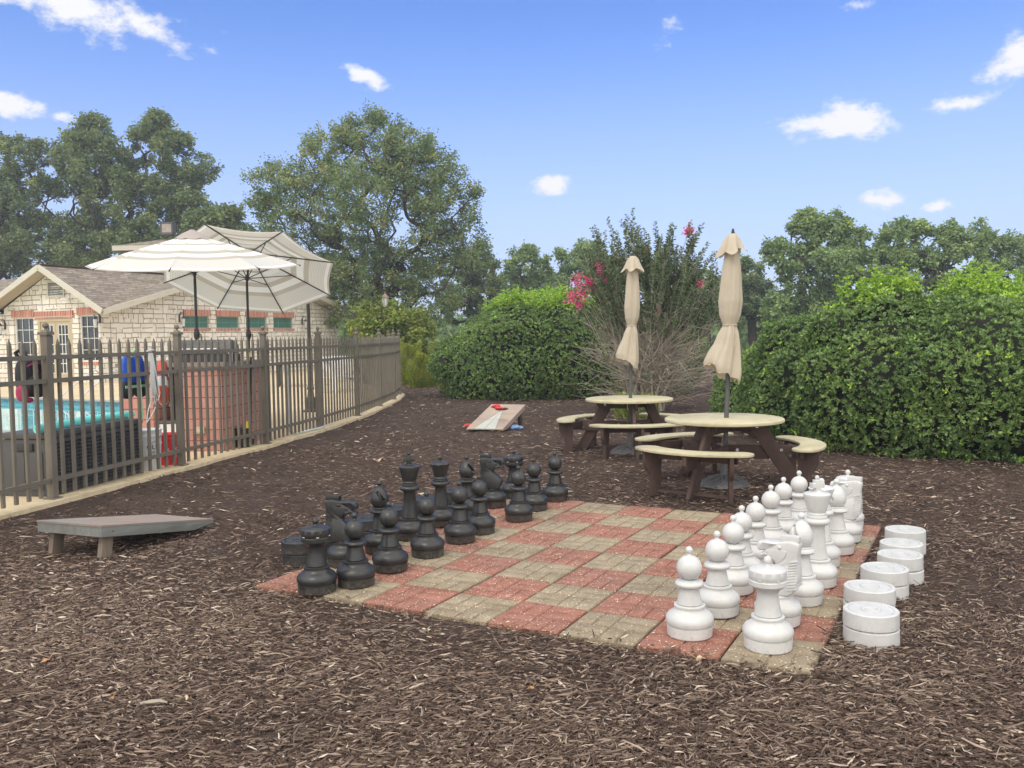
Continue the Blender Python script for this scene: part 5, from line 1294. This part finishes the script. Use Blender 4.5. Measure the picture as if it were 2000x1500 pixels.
# ---------------------------------------------------------------- foliage helpers
def leaves(C, Nrm, size, asp=.5, jit=.6, fold=.18, rnd=None, up=None):
    """one folded rhombus per point: C centres, Nrm axis directions, size array"""
    n = len(C); a = Nrm+rng.normal(0, jit, (n, 3)); a /= np.linalg.norm(a, axis=1)[:, None]+1e-9
    r = rng.normal(size=(n, 3)); s_ = np.cross(a, r); s_ /= np.linalg.norm(s_, axis=1)[:, None]+1e-9
    nn_ = np.cross(a, s_); sz = size[:, None]
    V = np.stack([C, C+a*sz*.5+s_*sz*asp*.5+nn_*sz*fold, C+a*sz, C+a*sz*.5-s_*sz*asp*.5+nn_*sz*fold], 1).reshape(-1, 3)
    i = np.arange(n)[:, None]*4; F = np.concatenate([i+np.array([[0, 1, 2]]), i+np.array([[0, 2, 3]])], 1).reshape(-1, 3)
    return V, F
import zlib
def reseed(txt):
    global rng
    rng = np.random.default_rng(zlib.crc32(txt.encode()))
def dirs(n):
    d = rng.normal(size=(n, 3)); return d/np.linalg.norm(d, axis=1)[:, None]
def vnoise(P, sc_, seed=0.): return np.array([mnoise.noise(Vector((p[0]*sc_+seed, p[1]*sc_, p[2]*sc_))) for p in P])
def hedge(name, label, blobs, nros, leaf=.04, cat='hedge', zbright=1.75, core=True, mat='hedge_leaf', bright=1., per=6, gz=-.03, core_mat='hedge_core', sprig=.0):
    reseed(label)
    bl2 = list(blobs)
    for bb in blobs:
        for q in range(6):
            d = dirs(1)[0]; d[2] = abs(d[2])*(1 if q < 4 else .2)+.15; d /= np.linalg.norm(d); k_ = .24+.13*rng.random(); r_ = min(bb[3:6])*k_*1.05
            bl2.append((bb[0]+d[0]*bb[3]*.80, bb[1]+d[1]*bb[4]*.80, bb[2]+d[2]*bb[5]*.82, r_*1.3, r_*1.2, r_))
    blobs = bl2
    t = empty(name, (blobs[0][0], blobs[0][1], 0), 0, label, cat); off = np.array([blobs[0][0], blobs[0][1], 0.])
    B = np.array(blobs, float); area = B[:, 3]*B[:, 5]+B[:, 4]*B[:, 5]+B[:, 3]*B[:, 4]; P = []; Nn = []
    for k, bb in enumerate(B):
        n = int(nros*1.7*area[k]/area.sum()); d = dirs(n)
        lump = np.array([mnoise.noise(Vector(x*2.3)+Vector((k*5, 0, 0)))*.13+mnoise.noise(Vector(x*6+k))*.09+mnoise.noise(Vector(x*13+k))*.05 for x in d])
        depth = -np.abs(rng.normal(0, .05, n)); rr = 1+lump*min(1, .9/min(bb[3:6]))*1.0+depth
        Q = bb[:3]+d*bb[3:6]*rr[:, None]; nm = d/bb[3:6]; nm /= np.linalg.norm(nm, axis=1)[:, None]
        ok = Q[:, 2] > gz+.02
        for m_, b2 in enumerate(B):
            if m_ == k: continue
            ok &= ((((Q-b2[:3])/b2[3:6])**2).sum(1) > .86)
        P.append(Q[ok]); Nn.append(nm[ok])
    P = np.concatenate(P); Nn = np.concatenate(Nn); n = len(P)
    clump = vnoise(P, 1.6, 3); pn = vnoise(P, 5., 8)
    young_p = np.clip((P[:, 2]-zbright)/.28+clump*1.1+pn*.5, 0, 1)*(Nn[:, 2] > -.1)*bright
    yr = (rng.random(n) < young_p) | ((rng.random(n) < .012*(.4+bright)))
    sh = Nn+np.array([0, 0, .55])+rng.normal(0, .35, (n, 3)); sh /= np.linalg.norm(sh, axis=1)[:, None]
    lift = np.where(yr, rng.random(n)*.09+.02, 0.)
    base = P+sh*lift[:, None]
    # sprigs standing above the clipped top
    sp = (rng.random(n) < sprig*np.clip((P[:, 2]-zbright+.05)/.2, 0, 1))
    if sp.any():
        Q0 = P[sp]; reps = 5; h = rng.random(len(Q0))*.28+.05
        ext = np.concatenate([Q0+np.array([0, 0, 1.])*(h*(k+1)/reps)[:, None]+rng.normal(0, .025, (len(Q0), 3)) for k in range(reps)])
        base = np.concatenate([base, ext]); sh = np.concatenate([sh, np.tile([[0, 0, 1.]], (len(ext), 1))]); yr = np.concatenate([yr, np.ones(len(ext), bool)]); clump = np.concatenate([clump, np.zeros(len(ext))]); n = len(base)
    x = np.cross(sh, rng.normal(size=(n, 3))); x /= np.linalg.norm(x, axis=1)[:, None]; y = np.cross(sh, x)
    C = []; A = []; rn = []; yg = []; SZ = []
    for k in range(per):
        a = 2*PI*k/per+rng.random(n)*.5; op = .75+.35*rng.random(n)
        dr_ = (x*np.cos(a)[:, None]+y*np.sin(a)[:, None])*np.sin(op)[:, None]+sh*np.cos(op)[:, None]
        C.append(base); A.append(dr_); rn.append(np.clip(.46+.17*rng.normal(size=n)+.28*clump, 0, 1)); yg.append(yr*np.where(rng.random(n) < .9, .55+.45*rng.random(n), 0)); SZ.append(leaf*(.65+.6*rng.random(n)))
    V, F = leaves(np.concatenate(C)-off, np.concatenate(A), np.concatenate(SZ), .52, .12, .10)
    np_mesh('foliage', V, F, M[mat], t, {'rnd': np.repeat(np.concatenate(rn), 2), 'young': np.repeat(np.concatenate(yg), 2)})
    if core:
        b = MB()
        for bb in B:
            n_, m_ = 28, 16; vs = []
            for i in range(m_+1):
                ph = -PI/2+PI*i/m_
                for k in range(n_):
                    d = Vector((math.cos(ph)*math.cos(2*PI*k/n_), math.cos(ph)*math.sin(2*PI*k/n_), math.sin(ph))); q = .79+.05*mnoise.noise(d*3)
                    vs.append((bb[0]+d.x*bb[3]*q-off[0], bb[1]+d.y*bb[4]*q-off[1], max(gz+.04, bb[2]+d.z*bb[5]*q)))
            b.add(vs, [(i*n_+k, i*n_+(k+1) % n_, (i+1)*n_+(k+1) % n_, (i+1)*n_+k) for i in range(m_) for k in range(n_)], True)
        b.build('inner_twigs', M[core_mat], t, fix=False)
    print(name, n*per); return t
HR = [(4.5, 12.6, .62, 1.2, 1.5, 1.05), (4.3, 14.5, .35, .95, 1.3, .85), (4.75, 11.2, .78, 1.15, 1.3, 1.10), (5.6, 10.7, .8, 1.1, 1.3, 1.12), (6.5, 10.45, .80, 1.15, 1.35, 1.02), (5.15, 11.7, .68, 1.1, 1.1, 1.08), (5.05, 10.6, .5, .75, .8, .8), (6.05, 10.0, .55, .8, .75, .85),
      (7.7, 10.3, .8, 1.3, 1.5, 1.0), (5.6, 12.6, .85, 1.5, 1.4, 1.04), (6.25, 11.7, .82, 1.2, 1.2, 1.08), (7.3, 12.0, .90, 1.6, 1.5, 1.12), (9.0, 10.4, .85, 1.4, 1.5, 1.08)]
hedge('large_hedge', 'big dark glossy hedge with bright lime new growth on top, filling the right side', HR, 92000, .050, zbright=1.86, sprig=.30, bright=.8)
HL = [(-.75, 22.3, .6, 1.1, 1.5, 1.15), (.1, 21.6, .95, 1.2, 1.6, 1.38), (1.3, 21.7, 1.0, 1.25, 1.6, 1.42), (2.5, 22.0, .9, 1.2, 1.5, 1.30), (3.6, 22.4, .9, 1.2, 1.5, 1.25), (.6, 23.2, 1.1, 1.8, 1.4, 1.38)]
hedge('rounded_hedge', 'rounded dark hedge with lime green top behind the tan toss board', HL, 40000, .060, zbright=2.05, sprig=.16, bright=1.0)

# ---------------------------------------------------------------- trees
def branch_tube(V, F, pts, rs, n=5):
    b0 = len(V); prev = None
    for i, p in enumerate(pts):
        d = pts[min(i+1, len(pts)-1)]-pts[max(i-1, 0)]; d = d/(np.linalg.norm(d)+1e-9)
        a = np.cross(d, [0.3, .9, .1]); a /= np.linalg.norm(a)+1e-9; c = np.cross(d, a)
        for k in range(n): V.append(p+(a*math.cos(2*PI*k/n)+c*math.sin(2*PI*k/n))*rs[i])
    for i in range(len(pts)-1):
        for k in range(n): F.append((b0+i*n+k, b0+i*n+(k+1) % n, b0+(i+1)*n+(k+1) % n, b0+(i+1)*n+k))
def tree(name, label, base, lobes, leafmat_, nleaf, leaf, nclus, trunk_r, group=None, cr=.55, trunk_h=2.5, forks=1, dens=1., hollow=.25, cat='tree', bark='bark', droop=0.):
    """lobes: (x,y,z,rx,ry,rz) world; base world point"""
    reseed(label)
    base = np.array(base, float); t = empty(name, tuple(base), 0, label, cat, group)
    B = np.array(lobes, float); ex = []
    for bb in B:
        for q in range(7):
            d = dirs(1)[0]; d[2] = abs(d[2])*.9+.1; d /= np.linalg.norm(d); k_ = .20+.20*rng.random(); ex.append([*(bb[:3]+d*bb[3:6]*(.95+.1*rng.random())), bb[3]*k_, bb[4]*k_, bb[5]*k_*1.35])
    B = np.concatenate([B, np.array(ex)]); vol = B[:, 3]*B[:, 4]*B[:, 5]; vol = vol**.85; vol /= vol.sum(); C = []
    for k, bb in enumerate(B):
        n = max(3, int(nclus*vol[k])); d = dirs(n); r = (hollow+(1-hollow)*rng.random(n))**(1/2.7); C.append(bb[:3]+d*bb[3:6]*r[:, None])
    C = np.concatenate(C); C = C[C[:, 2] > base[2]+.5]
    cz = base.copy(); cz[2] += trunk_h
    order = np.argsort(np.linalg.norm((C-cz)*np.array([1, 1, .8]), axis=1)); C = C[order]
    nodes = [base, base+np.array([.05, 0, trunk_h*.5]), cz]; par = [-1, 0, 1]
    # leader
    top = B[:, 2].max()
    for k in range(1, 5): nodes.append(cz+np.array([rng.normal(0, .12)*k, rng.normal(0, .12)*k, (top-cz[2])*.19*k])); par.append(len(nodes)-2)
    ND = np.zeros((len(C)*5+16, 3)); ND[:len(nodes)] = nodes; cnt = len(nodes)
    for c in C:
        dv = ND[2:cnt]-c; cost = np.linalg.norm(dv, axis=1)+.9*np.maximum(0, ND[2:cnt, 2]-c[2]+.15*np.linalg.norm(dv[:, :2], axis=1)); j = int(np.argmin(cost))+2
        p = ND[j]; L_ = np.linalg.norm(c-p); k = max(1, min(4, int(L_/.8)+1)); prev = j
        for m_ in range(1, k+1):
            f = m_/k; q = p+(c-p)*f; q[2] += .10*L_*math.sin(PI*f)*-1*(.6)+rng.normal(0, .03)*L_; q[0] += rng.normal(0, .035)*L_*(f < 1)
            ND[cnt] = q; par.append(prev); prev = cnt; cnt += 1
    ND = ND[:cnt]; w_ = np.zeros(cnt); kids = [[] for _ in range(cnt)]
    for i in range(cnt-1, 0, -1):
        if not kids[i]: w_[i] = max(w_[i], 1.)
        kids[par[i]].append(i); w_[par[i]] += w_[i]
    rad = trunk_r*(w_/w_[0])**.60; rad = np.maximum(rad, .010*leaf/.12)
    Vb, Fb = [], []
    for i in range(1, cnt):
        j = par[i]; r0 = min(rad[j], rad[i]*1.35) if j > 2 else rad[j]
        branch_tube(Vb, Fb, [ND[j]-base, (ND[j]+ND[i])/2-base+rng.normal(0, .02, 3), ND[i]-base], [r0, (r0+rad[i])/2, rad[i]], 5 if rad[i] < .08 else 8)
    # root flare
    branch_tube(Vb, Fb, [np.array([0, 0, -.15]), np.array([0, 0, .1]), np.array([0, 0, .5])], [trunk_r*1.6, trunk_r*1.25, trunk_r*1.0], 10)
    np_mesh('trunk', np.array(Vb), np.array(Fb), M[bark], t, smooth=True)
    # leaf sprays: along the outer twigs
    tips = [i for i in range(3, cnt) if w_[i] <= 4]; tips = np.array(tips); per = max(1, int(nleaf*dens/len(tips)))
    src = np.repeat(tips, per); f = rng.random(len(src))[:, None]**.7; pp = np.array(par)[src]
    Q = ND[pp]*(1-f)+ND[src]*f + rng.normal(size=(len(src), 3))*np.array([1, 1, .8])*cr*(.35+.65*rng.random(len(src)))[:, None]*.55
    # small tufts inside each spray
    tuft = rng.normal(size=(len(tips)*7, 3))*cr*.45; tid = (np.repeat(np.arange(len(tips)), per)*7+rng.integers(0, 7, len(src)))
    Q = Q*.45+(ND[src]+tuft[tid]+rng.normal(size=(len(src), 3))*cr*.16)*.55
    Q[:, 2] = np.maximum(Q[:, 2], base[2]+.1)
    cn = (rng.normal(0, .16, cnt))[src]
    V, F = leaves(Q-base, rng.normal(size=Q.shape)*np.array([1, 1, .5])+np.array([0, 0, -.25-droop]), leaf*(.6+.8*rng.random(len(Q))), .62, .3, .12)
    rn = np.clip(.45+cn+.2*rng.normal(size=len(Q)), 0, 1)
    np_mesh('crown', V, F, M[leafmat_], t, {'rnd': np.repeat(rn, 2)})
    print(name, len(Q), cnt); return t
def L(px, py, rx, ry, Y, k=1.0, dy=0.):
    c = at(px, py, Y); s_ = Y/FPX; return (c.x, c.y+dy, c.z, rx*s_, max(rx, ry)*s_*k, ry*s_)
def G(px, Y, z=-.1): c = at(px, 700, Y); return (c.x, Y, z)
YC = 44
tree('shade_tree', 'large airy broad-crowned tree behind the clubhouse, at the centre-left of the skyline', G(742, YC),
     [L(733, 438, 150, 150, YC), L(733, 304, 60, 70, YC), L(638, 324, 62, 68, YC), L(558, 383, 68, 62, YC), L(823, 334, 60, 62, YC), L(878, 408, 62, 75, YC), L(588, 478, 72, 55, YC), L(868, 498, 75, 60, YC), L(728, 548, 125, 60, YC),
      L(678, 269, 34, 34, YC), L(750, 252, 36, 26, YC), L(518, 408, 34, 26, YC), L(638, 588, 55, 60, YC), L(838, 598, 60, 50, YC), L(718, 608, 80, 60, YC)], 'maple_leaf', 98000, .125, 1500, .50, cr=.60, trunk_h=3.4, hollow=.10)
YL = 58
tree('oak_tree', 'big dark oak with upright crown directly left of the roof cupola', G(222, YL),
     [L(225, 420, 85, 90, YL), L(185, 300, 45, 62, YL), L(210, 345, 60, 70, YL), L(295, 290, 40, 50, YL), L(308, 245, 12, 22, YL), L(340, 330, 62, 62, YL), L(362, 400, 50, 62, YL), L(300, 400, 72, 70, YL), L(240, 500, 120, 50, YL), L(183, 255, 25, 22, YL), L(345, 280, 20, 20, YL), L(330, 470, 90, 45, YL)],
     'oak_leaf', 80000, .19, 700, .42, cr=.66, trunk_h=4.2, hollow=.15, group='oaks behind the clubhouse')
tree('oak_tree', 'dark spreading oak reaching off the left edge above the clubhouse gable', G(60, YL+2),
     [L(40, 300, 45, 30, YL+2), L(95, 310, 55, 38, YL+2), L(60, 370, 60, 30, YL+2), L(125, 360, 40, 45, YL+2), L(30, 420, 85, 45, YL+2), L(60, 480, 115, 60, YL+2), L(-30, 470, 80, 80, YL+2), L(140, 470, 70, 60, YL+2), L(20, 540, 110, 50, YL+2), L(20, 345, 22, 12, YL+2)],
     'oak_leaf', 70000, .19, 560, .40, cr=.66, trunk_h=3.8, hollow=.15, group='oaks behind the clubhouse')
tree('oak_tree', 'small distant oak between the big oak and the centre tree, above the umbrellas', G(432, 60),
     [L(440, 428, 38, 22, 55), L(405, 450, 35, 28, 55), L(465, 455, 18, 14, 55), L(430, 500, 60, 50, 55), L(440, 560, 60, 60, 55)],
     'oak_leaf', 26000, .22, 110, .3, cr=.7, trunk_h=2., group='oaks behind the clubhouse')
bgt = [(930, 56, [(930, 520, 45, 45), (905, 570, 50, 50), (950, 590, 45, 40)], 'maple_leaf', 'olive tree at the right foot of the big centre tree'),
       (1040, 60, [(1030, 530, 45, 38), (1000, 560, 45, 45), (1050, 575, 55, 40), (1035, 505, 20, 18)], 'far_leaf', 'round green tree above the left hedge, left of the slender pair'),
       (1130, 58, [(1115, 515, 28, 32), (1150, 505, 30, 28), (1130, 560, 60, 45), (1175, 540, 40, 45)], 'far_leaf', 'green tree just left of the flowering shrub'),
       (1600, 44, [(1575, 465, 38, 38), (1620, 460, 36, 36), (1660, 480, 30, 40), (1540, 500, 40, 34), (1600, 530, 85, 50), (1580, 440, 20, 14), (1690, 540, 40, 40)], 'far_leaf', 'full rounded green tree behind the big hedge, right of the nearer closed umbrella'),
       (1470, 52, [(1465, 540, 25, 28), (1450, 580, 45, 40), (1500, 590, 40, 35)], 'maple_leaf', 'small olive tree directly right of the nearer closed umbrella'),
       (1830, 46, [(1760, 480, 42, 38), (1820, 470, 42, 30), (1880, 475, 42, 36), (1790, 530, 70, 45), (1870, 530, 60, 45), (1730, 510, 30, 25)], 'far_leaf', 'wide green tree behind the hedge at the right, second from the right edge'),
       (1970, 50, [(1945, 500, 40, 40), (1990, 500, 42, 36), (2040, 500, 45, 40), (1960, 550, 80, 40)], 'far_leaf', 'green tree cut by the right edge of the picture'),
       (1380, 60, [(1380, 570, 40, 30), (1340, 590, 50, 40), (1420, 600, 40, 30)], 'far_leaf', 'low distant tree seen between the two closed umbrellas')]
for px, Y, lb_s, lm, lab in bgt:
    tree('background_tree', lab, G(px, Y), [L(*q, Y) for q in lb_s+[(lb_s[0][0]-30, 606, 55, 34), (lb_s[0][0]+45, 612, 55, 32)]], lm, 13000+4300*len(lb_s), .165, 90+45*len(lb_s), .28, cr=.48, trunk_h=1.6, group='trees beyond the hedges', hollow=.3)
# shrubs by the fence end
Yq = 30
tree('yellow_green_shrub', 'loose yellow-green leafy shrub round the lamp post behind the fence end', G(770, Yq+1.5), [L(750, 625, 48, 28, Yq), L(790, 655, 45, 40, Yq), L(715, 650, 30, 24, Yq), L(825, 660, 20, 22, Yq), L(770, 700, 65, 40, Yq)], 'yellow_leaf', 16000, .12, 130, .06, cr=.35, trunk_h=.5, cat='shrub', bark='twig')
def feather(name, label, px, Y, h, r, mat, n, leaf=.06):
    b = G(px, Y, -.05); t = empty(name, b, 0, label, 'shrub'); a = rng.random(n)*2*PI; q = rng.random(n)**.6; z = rng.random(n)*h; rr = r*np.sqrt(np.clip(1-(z/h-.35)**2/.46, .03, 1))*q
    C = np.stack([rr*np.cos(a), rr*np.sin(a), z], 1); lump = vnoise(C, 4, 2); C *= (1+.3*lump)[:, None]
    Nn = np.stack([np.cos(a)*.6, np.sin(a)*.6, np.ones(n)], 1)
    V, F = leaves(C, Nn, leaf*(.6+.8*rng.random(n)), .28, .35, .1); np_mesh('foliage', V, F, M[mat], t, {'rnd': np.repeat(np.clip(.45+.25*rng.normal(size=n)+.5*lump, 0, 1), 2)})
    Vb, Fb = [], []
    for k in range(14): aa = k*2.4; e = np.array([math.cos(aa)*r*.6, math.sin(aa)*r*.6, h*.8]); branch_tube(Vb, Fb, [np.zeros(3), e*.4+np.array([0, 0, h*.15]), e], [.02, .012, .005], 4)
    np_mesh('stems', np.array(Vb), np.array(Fb), M['twig'], t)
feather('feathery_shrub', 'nearer bright lime feathery shrub between the fence end and the rounded hedge', 826, 26.5, .95, .50, 'lime_leaf', 12000)
feather('feathery_shrub', 'farther lime feathery shrub touching the fence end', 802, 28.5, 1.25, .55, 'lime_leaf', 12000)
feather('orange_shrub', 'narrow orange-yellow shrub beside the last fence post', 789, 30, 1.35, .17, 'orange_leaf', 2500)
feather('low_green_shrub', 'low yellow-green shrub right of the feathery shrubs against the hedge', 858, 29, 1.3, .5, 'yellow_leaf', 8000)
# crape myrtle
def myrtle():
    c = gp(1275, 792, 0); base = np.array([c.x, 17.2, -.02]); base[0] = at(1272, 700, 17.2).x
    t = empty('crape_myrtle', tuple(base), 0, 'tall many-stemmed shrub with bare grey twigs, upright leafy tips and pink flowers between the hedges', 'shrub')
    Vb, Fb = [], []; LC, LA, LS, LR = [], [], [], []; FC = []
    rs = np.random.default_rng(11)
    def shoot(p, d, ln, r, leafy, n=9, curl=.0):
        pts = [p]; dd_ = d/np.linalg.norm(d)
        for k in range(n):
            dd_ = dd_+np.array([0, 0, curl])/n+rs.normal(0, .035, 3); dd_ /= np.linalg.norm(dd_); pts.append(pts[-1]+dd_*ln/n)
        branch_tube(Vb, Fb, pts, list(np.linspace(r, max(.0022, r*.25), n+1)), 4)
        if leafy > 0:
            m_ = int(ln*leafy*.55); f0 = 1-leafy*.9 if leafy < 1 else .05
            nl = int(ln*95*leafy)
            for q in range(nl):
                f = f0+(1-f0)*(q+.5)/nl; x = f*n; i = min(n-1, int(x)); a_ = pts[i]+(pts[i+1]-pts[i])*(x-i); ax_ = pts[i+1]-pts[i]; ax_ = ax_/np.linalg.norm(ax_)
                side = np.cross(ax_, rs.normal(size=3)); side /= np.linalg.norm(side)
                LC.append(a_); LA.append(side*1.0+ax_*.35); LS.append(.088*(1.15-.5*f)*(.7+.5*rs.random())); LR.append(np.clip(.4+.25*rs.normal(), 0, 1))
        return pts
    # upright leafy shoots (x offset, top pixel)
    tops = [(1134, 452), (1165, 470), (1205, 452), (1232, 428), (1222, 470), (1268, 440), (1262, 490), (1312, 465), (1330, 480), (1346, 450), (1356, 470), (1290, 500), (1375, 520), (1395, 525), (1180, 500), (1150, 520), (1245, 470), (1300, 520), (1405, 560), (1340, 520), (1210, 520), (1275, 470)]
    tops = tops+[(a_+rs.normal(0, 14), b_+abs(rs.normal(20, 22))) for a_, b_ in tops]
    for (px, py) in tops:
        tp = np.array(at(px, py, 17.2+rs.normal(0, .45))); p = base+rs.normal(0, .15, 3)*np.array([1, 1, 0]); mid = base+(tp-base)*np.array([.42, .42, .5])
        d1 = mid-p; pts = shoot(p, d1, np.linalg.norm(d1), .022, 0, 6)
        rem = tp-pts[-1]; pts2 = shoot(pts[-1], rem, np.linalg.norm(rem), .011, .95, 12, curl=.0)
        for k in range(5):
            i = rs.integers(3, 11); dv = rem/np.linalg.norm(rem)+rs.normal(0, .28, 3); dv[2] = abs(dv[2])+.3; shoot(pts2[i], dv, .35+.5*rs.random(), .006, 1., 6, curl=.3)
    # thick middle foliage
    for k in range(110):
        a_ = rs.random()*2*PI; r_ = .25+1.0*rs.random(); p = base+np.array([r_*math.cos(a_), .6*r_*math.sin(a_), 1.2+1.3*rs.random()]); dv = np.array([math.cos(a_)*.5, math.sin(a_)*.5, 1.]); shoot(p, dv, .5+.5*rs.random(), .006, .9, 6)
    # bare lower twigs fanning out
    for k in range(430):
        a_ = rs.random()*2*PI; el = rs.uniform(-.05, 1.1); z0 = rs.uniform(.1, 1.2); p = base+np.array([rs.normal(0, .16), rs.normal(0, .16), z0])
        dv = np.array([math.cos(a_)*math.cos(el), math.sin(a_)*math.cos(el)*.8, math.sin(el)]); ln = rs.uniform(.7, 1.75)*(1 if el < .8 else 1.1)
        pts = shoot(p, dv, ln, rs.uniform(.005, .011), 0, 8, curl=rs.uniform(-.1, .5))
        for q in range(3): i = rs.integers(2, 8); shoot(pts[i], dv+rs.normal(0, .5, 3), rs.uniform(.2, .6),   .004, 0, 5, curl=.2)
        if rs.random() < .10: shoot(pts[-1], dv+np.array([0, 0, .4]), .25, .003, .9, 4)
    for k in range(16):
        a_ = rs.random()*2*PI; p = base+np.array([rs.normal(0, .2), rs.normal(0, .2), 0]); shoot(p, np.array([math.cos(a_)*.35, math.sin(a_)*.3, 1.]), 2.0, .026, 0, 8)
    np_mesh('stems', np.array(Vb), np.array(Fb), M['twig'], t).location = tuple(-base)
    LC = np.array(LC); V, F = leaves(LC-base, np.array(LA), np.array(LS), .45, .25, .1)
    np_mesh('foliage', V, F, M['myrtle_leaf'], t, {'rnd': np.repeat(np.array(LR), 2)})
    for (px, py, r_, n_) in ((1346, 452, .075, 260), (1153, 548, .09, 300), (1130, 552, .14, 160), (1118, 580, .13, 150), (1138, 575, .10, 90), (1175, 525, .12, 90), (1188, 545, .07, 60), (1368, 555, .06, 70), (1264, 488, .05, 40), (1318, 540, .04, 30), (1134, 595, .07, 60), (1280, 600, .10, 30)):
        c_ = np.array(at(px, py, 17.0)); Q = c_+rs.normal(size=(n_, 3))*r_*.5*np.array([1, 1, 1.2])
        V, F = leaves(Q-base, rs.normal(size=Q.shape), np.full(len(Q), .042), .9, .3, .2); np_mesh('flower_cluster', V, F, M['flower'], t, {'rnd': np.repeat(rs.random(len(Q)), 2)})
        b_ = np.array(at(px+(1270-px)*.35, py+90, 17.2)); Vv, Ff = [], []; branch_tube(Vv, Ff, [b_-base, (b_+c_)/2-base+np.array([0, 0, .08]), c_-base], [.008, .006, .003], 4); np_mesh('flower_stem', np.array(Vv), np.array(Ff), M['twig'], t)
    print('myrtle leaves', len(LC)); return t
myrtle()
# small weeds at the shrub's foot
feather('weed_clump', 'light green weeds at the foot of the bare shrub behind the farther picnic table', 1240, 15.8, .42, .45, 'yellow_leaf', 900, .09)
# far woods along the horizon
n = 46000; a = rng.random(n)*1.9-.95; d = 72+rng.random(n)*30; hh = 5.6+1.8*vnoise(np.stack([a*9, a*0, a*0], 1), 1.)+1.1*vnoise(np.stack([a*31, a*0, a*0], 1), 1., 4)
C = np.stack([np.sin(a)*d, np.cos(a)*d, -.5+rng.random(n)*hh*(d/110)*.95], 1)
V, F = leaves(C, rng.normal(size=C.shape), .55+.6*rng.random(n), .8, .3, .1)
tag(np_mesh('far_woods', V, F, M['far_leaf'], attrs={'rnd': np.repeat(np.clip(.4+.2*rng.normal(size=n), 0, 1), 2)}), 'low band of distant woods along the horizon behind the trees', 'woods', kind='stuff')

# ---------------------------------------------------------------- white chairs and dark furniture on the far deck
def lounge_chair(loc, rz_, label):
    t = empty('plastic_chair', loc, rz_, label, 'chair', 'white plastic chairs behind the fence'); m_ = M['white_plastic_chair']
    MB().box((0, 0, .40), (.50, .48, .03)).build('seat', m_, t, bevel=.006)
    b = MB()
    for k in range(6): b.beam((-.21+k*.084, .22, .42), (-.23+k*.092, .34, .92), .055, .018)
    b.beam((-.25, .345, .93), (.25, .345, .93), .03, .06); b.build('backrest', m_, t, bevel=.003)
    for x in (-.23, .23):
        for y in (-.21, .23): MB().tube([(x, y, 0), (x*.95, y*.95, .40)], .02, 8).build('leg', m_, t)
        MB().tube([(x*1.08, -.2, .40), (x*1.1, -.22, .62), (x*1.1, .1, .64), (x*1.05, .29, .68)], .022, 8).build('armrest', m_, t)
    return t
for k, (px, Y, rr_, lab) in enumerate(((655, 23.5, 2.6, 'leftmost of the white plastic chairs seen through the fence pickets'), (672, 24.5, 2.9, 'middle of the white plastic chairs seen through the fence pickets'), (690, 23.8, 3.3, 'rightmost of the white plastic chairs seen through the fence pickets'))):
    p = at(px, 760, Y); lounge_chair((p.x, Y, DZ), rr_, lab)
def dark_table(loc, label):
    t = empty('patio_table', loc, .2, label, 'table'); MB().box((0, 0, .72), (1.3, .8, .03)).build('tabletop', M['dark_metal'], t, bevel=.005)
    for x in (-.58, .58):
        for y in (-.34, .34): MB().box((x, y, .35), (.05, .05, .70)).build('leg', M['dark_metal'], t)
p = at(585, 760, 27); dark_table((p.x, 27, DZ), 'dark patio table on the far deck before the clubhouse side wall')

# ---------------------------------------------------------------- summer haze
hm = bpy.data.materials.new('haze'); hm.use_nodes = True; ht_ = hm.node_tree
for n_ in list(ht_.nodes): ht_.nodes.remove(n_)
ho = ht_.nodes.new('ShaderNodeOutputMaterial'); hv = ht_.nodes.new('ShaderNodeVolumePrincipled'); hv.inputs['Color'].default_value = (.86, .92, 1, 1); hv.inputs['Density'].default_value = .0016; hv.inputs['Anisotropy'].default_value = .2
ht_.links.new(hv.outputs[0], ho.inputs['Volume'])
tag(MB().box((0, 52, 12.5), (260, 120, 27.5)).build('haze', hm), kind='stuff')
